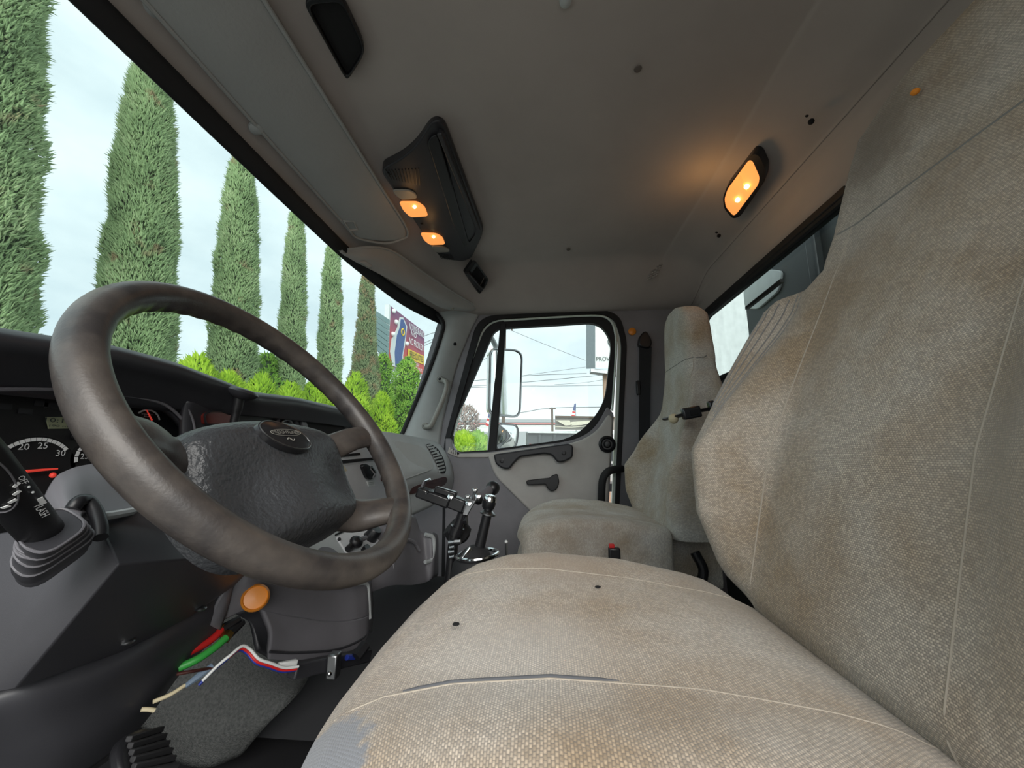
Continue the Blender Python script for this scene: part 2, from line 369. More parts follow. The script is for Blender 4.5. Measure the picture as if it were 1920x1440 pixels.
M['arb'] = foliage('bright_lime_green', (.09, .19, .012), (.26, .42, .025), (.47, .62, .06))
M['bush'] = foliage('mid_green_bush', (.07, .17, .02), (.20, .38, .06), (.42, .56, .12))
M['blossom'] = foliage('grey_pink_twigs', (.20, .15, .13), (.30, .23, .20), (.48, .38, .36))
M['ground'] = plastic('pale_asphalt_lot', (.34, .33, .31), .9, 30, .3, wscale=.6)
M['body'] = plastic('white_truck_paint', (.70, .80, .74), .3, 100, 0)

# ================================================================ THE SETTING: the cab's shell
def struct(name, g, m, label, category, **k):
    o = make(name, g, m, **k); return tag(o, label, category, kind='structure')
DX = 1.90                                       # plane of the passenger door's inner face
# --- headliner
def hdr(x): t = np.clip((x-1.15)/.75, 0, 1); return -.165*t*t      # the header bends back towards the pillar
prof = [(.692, .700, 1), (.690, .722, 1), (.657, .752, 1), (.600, .785, 1), (.505, .832, .8), (.44, .848, .6), (.36, .853, .3), (.1, .855, 0), (-.25, .856, 0), (-.50, .856, 0),
        (-.545, .850, 0), (-.60, .835, 0), (-.66, .812, 0), (-.705, .792, 0), (-.718, .782, 0)]
def liner_rows(pr, x0, x1, nx, ny):
    rows = []
    for x in np.linspace(x0, x1, nx):
        P = V([(x, y+hdr(x)*k, z) for y, z, k in pr]); P = cat(P, ny)
        q = sm(1.62, 1.90, x); q2 = sm(.0, -.12, x)
        low = .700-.0*P[:, 1]
        P[:, 2] = np.where(P[:, 2] > .70, P[:, 2]-(P[:, 2]-low)*max(q, q2), P[:, 2])
        rows.append(P)
    return np.array(rows)
g = G().grid(liner_rows(prof, -.12, 1.93, 90, 64))
# shallow hump in the cloth around the lamp console
for a in g.v: a[:, 2] += .006*np.sin(a[:, 0]*7)*np.sin(a[:, 1]*6+1)*(a[:, 2] > .82)
ceil = struct('ceiling', g, M['liner'], 'grey cloth headliner of the truck cab', 'ceiling', sol=.012, soff=1, smooth=60)
rp_ = [(-.712, .793, 0), (-.722, .780, 0), (-.735, .765, 0), (-.742, .73, 0), (-.752, .70, 0), (-.762, .672, 0), (-.78, .655, 0)]
g = G().grid(liner_rows(rp_, -.12, 1.93, 40, 20))
rt = struct('trim_1', g, M['liner'], 'grey trim strip above the rear window', 'trim', sol=.015, soff=1, smooth=60)
for (u, v) in ((1432, 411), (1322, 524)):
    p = at(u, v, y=-.742); part(make('push_button', G().lathe([(.009, 0), (.009, .003), (.006, .005)], p, (0, .9, -.4), 14), M['clearlens'], rt), 'small pale round plug')
for (u, v) in ((1060, 0), (1196, 128), (1066, 467)):
    p = at(u, v, z=.852); make('headliner_plug' if v == 0 else 'headliner_mark', G().lathe([(.012, 0), (.011, .006), (.005, .009)] if v == 0 else [(.009, .002), (.008, .0035), (.001, .004)], p, (0, 0, -1), 14), M['pillar'] if v == 0 else M['stain'], ceil)
for (u, v) in ((1514, 214), (1521, 228), (1344, 434), (1348, 442)):
    z = at(u, v, y=-.64); make('clip_hole', G().ball(at(u, v, y=-.655), .007, n=10), M['void'], ceil)
# speaker grille pressed into the cloth at the far rear corner
c = at(1231, 499, x=1.70); ex = unit(at(1240, 478, x=1.72)-at(1222, 520, x=1.68)); g = G()
eY = unit(np.cross(ex, (0, 0, 1.)))
for i in range(4):
    for j in range(9):
        p = c+ex*(j-4)*.017+eY*(i-1.5)*.017; p[2] -= .004; g.ball(p, .0065, n=8, sq=(1, .5))
o = make('speaker_grille', g, M['liner'], ceil); o['kind'] = 'stuff'

# --- roof skin and cowl keep daylight out
struct('trim_2', G().box((.9, 0, .885), (2.3, 1.62, .03)), M['white'], 'white outer roof skin of the cab', 'roof')
# --- black frit band and header above the windscreen, with the glass
def ws(x, s):
    "windscreen surface, s=0 at the header, 1 at the cowl"
    top = V((x, .694+hdr(x), .700)); bot = V((x, 1.02-.30*np.clip(abs(x-.93)/.97, 0, 1)**2, .03)); p = top+(bot-top)*s
    p[1] += .035*math.sin(PI*s); return p
X = np.linspace(-.08, 1.94, 62)
g = G().grid([[ws(x, s) for s in np.linspace(0, 1, 14)] for x in X])
struct('window_1', g, M['windscreen'], 'green tinted windscreen in front of the dashboard', 'windscreen', smooth=60)
g = G().grid([[ws(x, s)+V((0, -.006, 0)) for s in np.linspace(-.01, .048+.02*sm(1.3, 1.7, x), 4)] for x in X])
struct('trim_3', g, M['rubber'], 'black border along the top of the windscreen', 'trim', sol=.006, smooth=60)
# black edge down the far pillar
P = cat([at(*q, x=1.845) for q in ((800, 578), (822, 592), (831, 608), (826, 632), (806, 690), (780, 752), (752, 818))], 30)
struct('trim_4', G().tube(P, .011, 8), M['rubber'], 'black rubber edge of the windscreen at the far pillar', 'trim')

# --- A pillar cover (far side)
L_ = [(815, 570), (829, 603), (826, 628), (808, 684), (784, 744), (762, 794), (744, 835)]; R_ = [(905, 578), (893, 600), (880, 628), (858, 684), (842, 744), (830, 794), (822, 850)]
rows = []
for l, r in zip(L_, R_):
    a, b = at(*l, x=1.85), at(*r, x=1.90); mdl = (a+b)/2; mdl[0] -= .022; rows.append(cat([a, a*.75+b*.25+V((-.018, 0, 0)), mdl, a*.25+b*.75+V((-.014, 0, 0)), b], 17))
R2 = np.array([cat(np.array(rows)[:, j], 26) for j in range(17)]).transpose(1, 0, 2)
ap = struct('trim_5', G().grid(R2), M['pillar'], 'grey windscreen pillar cover at the far side', 'pillar', sol=.02, soff=1, smooth=60)
p = at(853, 645, x=1.865); part(make('screw_hole', G().ball(p, .009, n=12), M['void'], ap), 'round black hole')
hb = thing('grab_handle', 'pale grey grab handle on the far windscreen pillar', 'handle', at(815, 760, x=1.86))
P = [at(826, 712, x=1.865), at(834, 714, x=1.835), at(838, 722, x=1.82), at(832, 745, x=1.815), at(816, 782, x=1.815), at(808, 798, x=1.82), at(801, 800, x=1.835), at(796, 799, x=1.865)]
make('grip', G().tube(cat(P, 40), .0125, 10), M['clearlens'], hb)
for u, v in ((825, 711), (797, 799)):
    q = at(u, v, x=1.85); make('mount', G().lathe([(.017, 0), (.017, .012), (.012, .018)], q+V((.012, 0, 0)), (-1, 0, 0), 14), M['clearlens'], hb)
    make('screw', G().ball(q+V((-.006, 0, 0)), .0075, n=10), M['black'], hb)

# --- passenger door
door = thing('door_1', 'grey passenger door with a divided window', 'door', (DX, .05, -.6), kind='structure')
D = lambda P, x=DX: [at(u, v, x=x) for u, v in P]
SG = 7
def rp2(P, r, x=DX, seg=SG): return rnd(D(P, x), r, seg)
# body opening seal, door frame and glass run: three loops
o1 = [(896, 592), (1160, 580), (1176, 640), (1161, 960), (1148, 1180), (826, 1180), (832, 830)]
o2 = [(907, 599), (1150, 586), (1166, 640), (1153, 960), (1140, 1180), (836, 1180), (841, 830)]
rr = [.10, .11, .05, .05, .02, .02, .05]
make('door_seal', G().ring(rp2(o1, rr), rp2(o2, rr, DX-.004), (.02, 0, 0)), M['rubber'], door)
o3 = [(913, 604), (1144, 591), (1159, 640), (1147, 960), (1136, 1180), (840, 1180), (846, 830)]
make('door_edge', G().ring(rp2(o2, rr, DX+.012), rp2(o3, rr, DX+.012), (.02, 0, 0)), M['body'], door)
# black window frame
fo = [(913, 603), (1143, 591), (1157, 640), (1144, 790), (1105, 830), (905, 856), (838, 856), (838, 810)]
fi = [(928, 616), (1124, 604), (1147, 640), (1134, 760), (1078, 822), (912, 844), (849, 848), (849, 800)]
r1 = [.09, .10, .06, .10, .06, .02, .05, .1]; r2 = [.045, .07, .05, .09, .10, .01, .05, .1]
make('window_frame', G().ring(rp2(fo, r1, DX+.006), rp2(fi, r2, DX+.004), (.028, 0, 0)), M['rubber'], door)
part(make('reflecting_strip', G().tube(cat(D([(945, 601), (1040, 595), (1118, 592), (1143, 600), (1153, 622), (1155, 660), (1148, 770)], DX-.002), 50), .0055, 8), M['body'], door), 'pale strip of outer paint around the window')
make('window_divider', G().prism(D([(938, 606), (949, 606), (930, 848), (914, 849)], DX-.002), (.03, 0, 0)), M['rubber'], door, bev=.004)
make('window_pane', G().ring(rp2(fi, r2, DX+.018), rp2([( (u-1000)*.02+1000, (v-730)*.02+730) for u, v in fi], [x*.02 for x in r2], DX+.018), (.005, 0, 0)), M['pane'], door, smooth=0)
# lower skin below the window: dark slate, then the raised warm-grey panel
po = [(835, 822), (846, 822), (849, 838), (858, 849), (912, 848), (1078, 826), (1116, 804), (1139, 762), (1151, 776), (1141, 960), (1130, 1200), (834, 1200)]
make('lower_skin', G().prism(rp2(po, [.005, .01, .03, .03, .01, .08, .08, .01, .01, .02, .02, .02], DX-.010), (.04, 0, 0)), M['doordark'], door, bev=.006)
pi_ = [(914, 853), (1078, 831), (1119, 810), (1141, 776), (1150, 782), (1138, 985), (1133, 1100), (1110, 1100), (1035, 1000), (926, 892)]
make('raised_panel', G().prism(rp2(pi_, [.02, .08, .07, .02, .02, .03, .02, .02, .05, .05], DX-.024), (.03, 0, 0)), M['door'], door, bev=.010, seg=3)
make('window_sill', G().prism(rp2([(842, 838), (852, 848), (862, 851), (912, 850), (1040, 833), (1042, 839), (914, 858), (858, 858), (838, 850)], .01, DX-.02), (.03, 0, 0)), M['door'], door, bev=.006)
# armrest: black bar with two screws
ar = make('armrest', G().prism(rp2([(925, 852), (1066, 831), (1075, 836), (1074, 858), (1058, 866), (1046, 868), (1034, 853), (1020, 851), (975, 857), (962, 870), (955, 880), (942, 879), (929, 870)], .012, DX-.062), (.045, 0, 0)), M['dark'], door, bev=.008, seg=3)
for u, v in ((941, 864), (1057, 849)): make('screw', G().lathe([(.011, 0), (.011, .004), (.006, .005), (.006, .001)], at(u, v, x=DX-.060), (-1, 0, 0), 14), M['black'], ar)
rec = make('handle_recess', G().ring(rp2([(962, 880), (1000, 862), (1050, 872), (1068, 905), (1040, 955), (985, 945), (962, 910)], .05, DX-.026, 8), rp2([(972, 884), (1000, 870), (1046, 878), (1059, 905), (1035, 946), (988, 937), (972, 910)], .05, DX-.018, 8), (.012, 0, 0)), M['door'], door, bev=.006)
hd = make('door_handle', G().prism(rp2([(986, 901), (1032, 896), (1034, 892), (1046, 888), (1049, 905), (1044, 918), (1034, 922), (1026, 916), (1024, 908), (988, 910)], .012, DX-.060), (.025, 0, 0)), M['black'], door, bev=.006, seg=3)
make('speaker_knob', G().lathe([(.038, 0), (.040, .012), (.030, .018), (.024, .012), (.018, .012), (.012, .026), (.001, .027)], at(1138, 833, x=DX-.022), (-1, .05, 0), 26), M['black'], door)
vt = make('demister_vent', G().prism(rp2([(840, 840), (848, 842), (862, 851), (856, 853), (844, 848)], .008, DX-.024), (.012, 0, 0)), M['void'], door, bev=.002)
for k in range(4):
    a = V(at(843+4*k, 843+2.4*k, x=DX-.026)); make('louvre', G().bar(a+V((0, 0, .010)), a+V((0, -.004, -.012)), .006, .006, (1, 0, 0)), M['door'], vt)
make('pull_strap', G().tube(cat([at(1166, 879, x=1.88), at(1152, 880, x=1.84), at(1138, 886, x=1.82), at(1130, 900, x=1.82), at(1128, 925, x=1.83), at(1128, 950, x=1.85)], 26), .017, 10), M['rubber'], door)

# --- right wall behind the door (B pillar), rear wall, left pillar, floor, firewall
wo = [(DX+.004, y, z) for y, z in ((.50, .90), (-.81, .90), (-.81, .54), (-.81, -.2), (-.81, -.85), (.74, -.85), (.74, .0))]
wr = struct('wall_right', G().ring(rnd(wo, .01, SG), rp2(o2, rr, DX+.004), (.05, 0, 0)), M['doordark'], 'slate grey pillar wall around the passenger door', 'wall')
struct('wall_front', G().prism([(-.1, 1.12, -.9), (2., 1.12, -.9), (2., 1.12, .06), (-.1, 1.12, .06)], (0, .03, 0)), M['void'], 'dark bulkhead in front of the pedals', 'wall')
struct('trim_6', G().box((1.94, .94, -.42), (.05, .40, .9)), M['black'], 'dark kick panel ahead of the passenger door', 'trim')
bw = G()
A = [(-.12, -.785, .90), (2.05, -.785, .90), (2.05, -.785, -.85), (-.12, -.785, -.85)]; B = [(.10, -.785, .645), (1.93, -.785, .645), (1.93, -.785, .322), (.10, -.785, .322)]
bw.ring(rnd(A, .01, 4), rnd(B, .06, 4), (0, -.03, 0))
wb = struct('wall_back', bw, M['backwall'], 'dark grey rear wall of the cab below the rear window', 'wall', smooth=30)
make('window_seal', G().tube(rnd(B, .06, 8)+V((0, .004, 0)), .011, 8, closed=True), M['rubber'], wb)
struct('window_2', G().prism(rnd([(.09, -.80, .65), (1.94, -.80, .65), (1.94, -.80, .315), (.09, -.80, .315)], .06, 4), (0, -.004, 0)), M['rearglass'], 'dusty rear window behind the seats', 'rear window', smooth=0)
g = G()
for x0, x1 in ((.95, 1.9),): g.bar((x0, -.776, .66), (x1, -.776, .66), .02, .03)
struct('trim_7', g, M['rubber'], 'black strip along the top of the rear window', 'trim', bev=.004)
struct('wall_left', G().box((-.16, -.62, -.05), (.06, .36, 1.6)), M['doordark'], 'door pillar beside the driver seat', 'wall')
fl = struct('floor', G().box((.93, .15, -.80), (2.1, 1.98, .05)), M['floor'], 'black rubber cab floor', 'floor')
g = G().grid([[(x, y, -.77+.33*math.exp(-((x-1.42)/.26)**2)*sm(-.3, .3, y)) for x in np.linspace(1.06, 1.88, 24)] for y in np.linspace(-.6, .95, 16)])
struct('trim_8', g, M['floor'], 'black floor hump over the gearbox', 'trim')
# felt carpet on the slanted toe board below the driver's dash
g = G()
K = [[(420, 1120), (520, 1160), (600, 1240)], [(330, 1210), (440, 1230), (580, 1268)], [(285, 1300), (410, 1300), (560, 1300)], [(260, 1350), (380, 1370), (500, 1360)], [(300, 1420), (380, 1440), (450, 1420)]]
Z = [-.42, -.52, -.60, -.66, -.74]
rows = [cat([at(u, v, z=z) for u, v in r], 16) for r, z in zip(K, Z)]
R2 = np.array([cat(np.array(rows)[:, j], 20) for j in range(16)]).transpose(1, 0, 2)
struct('trim_9', G().grid(R2), M['carpet'], 'grey felt carpet on the toe board below the steering column', 'carpet', sol=.015, smooth=60)
# warning dot on the pillar wall
o = tag(make('reflector_button', G().lathe([(.019, 0), (.019, .006), (.013, .011), (.002, .012)], at(1185, 622, x=DX-.002), (-1, 0, 0), 20), M['orange']), 'round orange button high on the pillar behind the far door', 'button')
# passenger belt
bt = thing('seat_belt', 'black seat belt hanging from the pillar behind the far seat', 'seat belt', at(1208, 700, x=DX))
make('belt_guide', G().prism(rnd([at(1200, 628, x=DX-.04), at(1212, 618, x=DX-.04), at(1224, 640, x=DX-.04), at(1219, 654, x=DX-.04), at(1197, 648, x=DX-.04)], .02), (.04, 0, 0)), M['black'], bt, bev=.006)
make('strap', G().prism([at(1199, 650, x=DX-.02), at(1222, 650, x=DX-.03), at(1216, 900, x=DX-.03), at(1198, 900, x=DX-.02)], (.004, 0, 0)), M['belt'], bt)
make('height_slider', G().box(at(1197, 727, x=DX-.015), (.02, .02, .07)), M['black'], bt, bev=.005)

# ================================================================ OVERHEAD THINGS
vs = thing('sun_visor', 'grained grey sun visor folded up above the steering wheel', 'sun visor', (.8, .58, .78), 'sun visors')
def vp(x, s): y = .655+(.505-.655)*s; z = .737+(.815-.737)*s; return V((x, y, z-.012*math.sin(PI*s)))
U = []
for s in np.linspace(0, 1, 12):
    xe = 1.185+.145*s**.8 if s < .8 else 1.185+.145*.8**.8+.014-(s-.8)**2*1.6
    U.append([vp(x, s) for x in np.linspace(-.10, xe, 50)])
make('visor_panel', G().grid(U), M['visor'], vs, sol=.018, soff=1, bev=.006, seg=3, smooth=60)
ed = [vp(x, 1.0)+V((0, -.002, -.002)) for x in np.linspace(-.1, 1.25, 8)]+[vp(1.305, .93), vp(1.305, .82), vp(1.28, .5), vp(1.23, .2), vp(1.185, 0)]+[vp(x, 0) for x in np.linspace(1.12, -.1, 8)]
make('welt', G().tube(cat(ed, 90), .0045, 8), M['visor'], vs)
g = G()
q = [at(641, 411, y=.652), at(662, 411, y=.625), at(672, 430, y=.625), at(655, 432, y=.645)]
make('label_tab', G().ring(V(q)+V((0, -.003, -.006)), V(q)*.7+V(q).mean(0)*.3+V((0, -.003, -.006)), (0, .004, .006)), M['visor'], vs, bev=.002)
for u, v in ((481, 241), (290, 15)):
    part(make('pivot_plug', G().lathe([(.016, 0), (.016, .006), (.010, .011), (.001, .012)], at(u, v, y=.660)+V((0, .002, .004)), (0, -.5, -.86), 18), M['pillar'], vs), 'round pale plug at the front edge')
v2 = thing('sun_visor', 'grey sun visor tilted down above the passenger side of the windscreen', 'sun visor', (1.5, .5, .68), 'sun visors')
top = [(652, 467, 1.17), (700, 463, 1.24), (740, 473, 1.34), (790, 508, 1.50), (845, 545, 1.68), (880, 566, 1.80), (895, 575, 1.85)]
bot = [(638, 474, 1.14), (668, 492, 1.20), (690, 503, 1.26), (740, 529, 1.40), (790, 556, 1.56), (830, 578, 1.70), (872, 583, 1.82)]
rows = []
for a, b in zip(top, bot):
    p, q = at(a[0], a[1], x=a[2]), at(b[0], b[1], x=b[2]); rows.append(cat([p, (p+q)/2+V((0, -.008, -.010)), q], 9))
R2 = np.array([cat(np.array(rows)[:, j], 36) for j in range(9)]).transpose(1, 0, 2)
make('visor_panel', G().grid(R2), M['visor'], v2, sol=.016, soff=1, bev=.005, seg=3, smooth=60)
make('welt', G().tube(cat([r[0] for r in R2], 40)+V((0, -.001, -.001)), .0045, 8), M['visor'], v2)
make('label_tab', G().prism([at(672, 489, x=1.20), at(684, 488, x=1.22), at(697, 497, x=1.25), at(688, 500, x=1.24)], (0, -.006, -.006)), M['visor'], v2, bev=.002)
make('pivot_clip', G().ball(at(848, 577, x=1.74), .010, n=10), M['clearlens'], v2)

# overhead console: charcoal moulding with lamps, grilles and a storage pocket
con = thing('overhead_console', 'charcoal overhead console with lit amber map lamps and a storage pocket', 'overhead console', at(810, 380, z=.83))
CZ = lambda y: .800+.045*np.clip((.50-y)/.24, 0, 1)
def cz(u, v, dz=0):
    p = at(u, v, z=.82)
    for _ in range(6): p = at(u, v, z=float(CZ(p[1]))+dz)
    return p
co = [(711, 318), (752, 298), (782, 270), (806, 230), (820, 224), (834, 230), (906, 428), (903, 445), (884, 484), (868, 491), (836, 487), (820, 478)]
rb = V([cz(u, v, .012) for u, v in co]); rt_ = V([cz(u, v, -.012) for u, v in co])
R = rnd(rt_, [.03, .05, .06, .03, .02, .03, .02, .03, .03, .02, .04, .04], 6); Rb = rnd(rb, [.03, .05, .06, .03, .02, .03, .02, .03, .03, .02, .04, .04], 6)+V((0, 0, .03))
g = G().grid([Rb, R], cu=True); g.f.append(tuple(range(len(R), 2*len(R))))
make('housing', g, M['dark'], con, bev=.008, seg=3)
pk = [cz(u, v, -.0135) for u, v in ((821, 240), (833, 243), (901, 430), (898, 440), (881, 463), (876, 455))]
pin = [cz(u, v, -.0135) for u, v in ((822, 250), (829, 252), (892, 430), (890, 438), (880, 452), (877, 446))]
make('pocket_rim', G().ring(rnd(pk, .012, 4), rnd(pin, .010, 4), (0, 0, -.008)), M['dark'], con, bev=.003)
make('pocket_back', G().prism(rnd([cz(u, v, -.0125) for u, v in ((822, 243), (832, 246), (897, 430), (879, 460))], .012, 4), (0, 0, .02)), M['void'], con)
pf = [cz(u, v, -.0132) for u, v in ((800, 262), (820, 246), (880, 455), (872, 462), (850, 420))]
make('pocket_net', G().prism(rnd(pf, .02, 5), (0, 0, -.006)), M['black'], con, bev=.003)
make('pocket_bar', G().bar(cz(824, 248, -.022), cz(896, 428, -.022), .016, .012), M['dark'], con, bev=.004)
for nm, P, mt, lab in (('map_lamp', [(748, 376), (783, 376), (797, 386), (803, 403), (770, 405), (756, 392)], 'amberlens', 'lit amber lens'),
                       ('map_lamp', [(788, 435), (818, 436), (830, 443), (835, 456), (806, 457), (795, 448)], 'amberlens', 'lit amber lens'),
                       ('rocker_switch', [(735, 353), (765, 353), (778, 358), (784, 369), (753, 372), (742, 364)], 'clearlens', 'frosted grey switch'),
                       ('rocker_switch', [(807, 459), (830, 460), (843, 466), (842, 470), (818, 471)], 'clearlens', 'frosted grey switch')):
    Q = V([cz(u, v, -.0125) for u, v in P]); o = part(make(nm, G().prism(rnd(Q, .012, 5), (0, 0, -.007)), M[mt], con, bev=.003), lab)
    if nm == 'map_lamp':
        make('bulb', G().ball(cz(np.mean([p[0] for p in P])+1, np.mean([p[1] for p in P])-2, -.021), .006, n=10), M['bulb'], o)
g1 = G(); g2 = G()
for k in range(11):
    a = cz(722+6.2*k+1.0, 319-.3*k, -.0135); b = cz(729+5.4*k+4, 336+1.1*k, -.0135)
    make('grille_slat', G().bar(a, b, .0028, .0025), M['black'], con)
for k in range(9):
    a = cz(822+2.9*k, 475+.35*k, -.0135); b = cz(828+2.9*k, 485+.3*k, -.0135); make('grille_slat', G().bar(a, b, .0028, .0025), M['black'], con)
for u, v in ((729, 326), (791, 420), (832, 482)): make('screw_hole', G().ball(cz(u, v, -.013), .0055, n=10, sq=(1, .4)), M['void'], con)
def lamp(name, p, e, r, c=(1, .50, .16)):
    l = bpy.data.lights.new(name, 'POINT'); l.energy = e; l.color = c; l.shadow_soft_size = r
    o = bpy.data.objects.new(name, l); o.location = Vector(p); COL.objects.link(o); return o
lamp('map_lamp_glow', cz(776, 390, -.06), .025, .02); lamp('map_lamp_glow', cz(812, 446, -.06), .025, .02)

# small black pocket and microphone clip near the corner
rb_ = thing('radio_bracket', 'small black open bracket on the headliner beside the console', 'bracket', at(890, 518, z=.81))
q = [at(888, 486, z=.815), at(912, 520, z=.795), at(905, 535, z=.785), at(895, 548, z=.775), at(870, 512, z=.79)]
make('frame', G().ring(rnd(q, .012, 4), rnd(V(q)*.78+V(q).mean(0)*.22, .010, 4), (0, -.012, -.012)), M['black'], rb_, bev=.003)
make('cup', G().prism(rnd(V(q)*.86+V(q).mean(0)*.14+V((0, .004, .006)), .01, 4), (0, .01, .01)), M['void'], rb_)
make('clip_bar', G().bar(at(876, 512, z=.775), at(903, 543, z=.765), .020, .014), M['dark'], rb_, bev=.004)
# second pocket near the top edge of the frame
q = [at(u, v, z=.842) for u, v in ((566, -10), (640, -18), (684, 78), (682, 98), (654, 142), (647, 138))]
pt = thing('overhead_pocket', 'dark open storage pocket in the headliner above the driver visor', 'pocket', V(q).mean(0))
make('rim', G().ring(rnd(q, .02, 5), rnd(V(q)*.88+V(q).mean(0)*.12, .018, 5), (0, 0, -.012)), M['black'], pt, bev=.004)
make('pocket_back', G().prism(rnd(V(q)*.95+V(q).mean(0)*.05+V((0, 0, .004)), .02, 5), (0, 0, -.006)), M['void'], pt)

# dome lamp on the rear slope of the headliner
dn = unit((0, .42, -.90)); dc = at(1394, 349, y=-.618)
dl = thing('dome_lamp', 'lit amber dome lamp in a black frame on the rear headliner slope', 'lamp', dc)
def dp(u, v, off=0):
    d = ray(u, v); return d*(((dc+dn*off)@dn)/(d@dn))
fr = [(1412, 288), (1424, 292), (1436, 318), (1434, 340), (1388, 406), (1374, 411), (1358, 392), (1355, 372), (1362, 352)]
ln = [(1404, 300), (1411, 302), (1424, 332), (1422, 346), (1382, 400), (1375, 406), (1361, 390), (1358, 374), (1364, 355)]
make('lamp_frame', G().ring(rnd([dp(*q, .012) for q in fr], .012, 4), rnd([dp(*q, .012) for q in ln], .012, 4), -dn*.03), M['black'], dl, bev=.003)
ls = make('lens', G().prism(rnd([dp(*q, .010) for q in ln], .012, 4), -dn*.012), M['amberlens'], dl)
for u, v in ((1400, 350), (1383, 375)): make('bulb', G().ball(dp(u, v, .014), .0075, n=12), M['bulb'], ls)
make('lens_divider', G().bar(dp(1386, 330, .013), dp(1404, 366, .013), .002, .006, dn), M['amberlens'], ls)
lamp('dome_lamp_glow', dc+V((-.03, .11, -.075)), .21, .03)

# ================================================================ SEATS
def spw(c, p): return np.sign(c)*np.abs(c)**p
def back_fns(head=.175):
    zs = [-.30, -.24, -.20, -.12, 0, .12, .217, .30, .364, .46, .53, .57]
    F = lambda z: np.interp(z, zs, [-.315, -.295, -.282, -.305, -.340, -.393, -.437, -.475, -.503, -.530, -.546, -.556])
    b = lambda z: np.interp(z, [-.30, -.24, -.18, -.10, 0, .08, .14, .20, .24, .32, .57], [-.045, -.030, .022, .072, .102, .078, .052, .026, .016, .026, .034])
    b0 = lambda z: np.interp(z, [-.30, -.24, -.18, -.10, 0, .10, .20, .26, .32, .57], [-.045, -.030, .010, .045, .064, .062, .058, .048, .032, .030])
    wing = lambda z: np.interp(z, [0, .08, .14, .20, .25, .285, .31], [0, .016, .034, .050, .052, .040, 0])
    w = lambda z: np.interp(z, [-.30, -.25, -.18, 0, .14, .21, .245, .270, .285, .302, .38, .48, .53, .555, .57], [.215, .238, .248, .254, .252, .250, .246, .232, .205, .186, head+.004, head-.005, head-.015, head-.035, head-.09])
    T = lambda z: np.interp(z, [-.30, -.2, 0, .25, .35, .52, .555, .57], [.10, .14, .15, .13, .105, .095, .07, .03])
    def bulge(x, z):
        q = np.abs(x)/.25; return np.where(np.asarray(x) > 0, b(z)*sm(.50, .80, q)+wing(z)*sm(.80, .93, q), b0(z)*sm(.52, .95, q))
    return F, bulge, w, T
def front(x, z, fn):
    F, b, w, T = fn; W = w(z); q = np.clip(np.abs(x)/W, 0, 1); p = .42
    s = (1-q**(2/p))**(p/2)
    return F(z)-T(z)/2+T(z)/2*s+b(x, z)*sm(0, .6, s)
def ring_uv(R):
    R = np.asarray(R); m, n = R.shape[:2]
    u = np.cumsum(np.linalg.norm(np.diff(R, axis=1, prepend=R[:, :1]), axis=2), 1); u -= u[:, n//4][:, None]
    v = np.cumsum(np.linalg.norm(np.diff(R[:, n//4], axis=0, prepend=R[:1, n//4]), axis=1)); 
    return np.stack([u, np.repeat(v[:, None], n, 1)], 2).reshape(-1, 2)
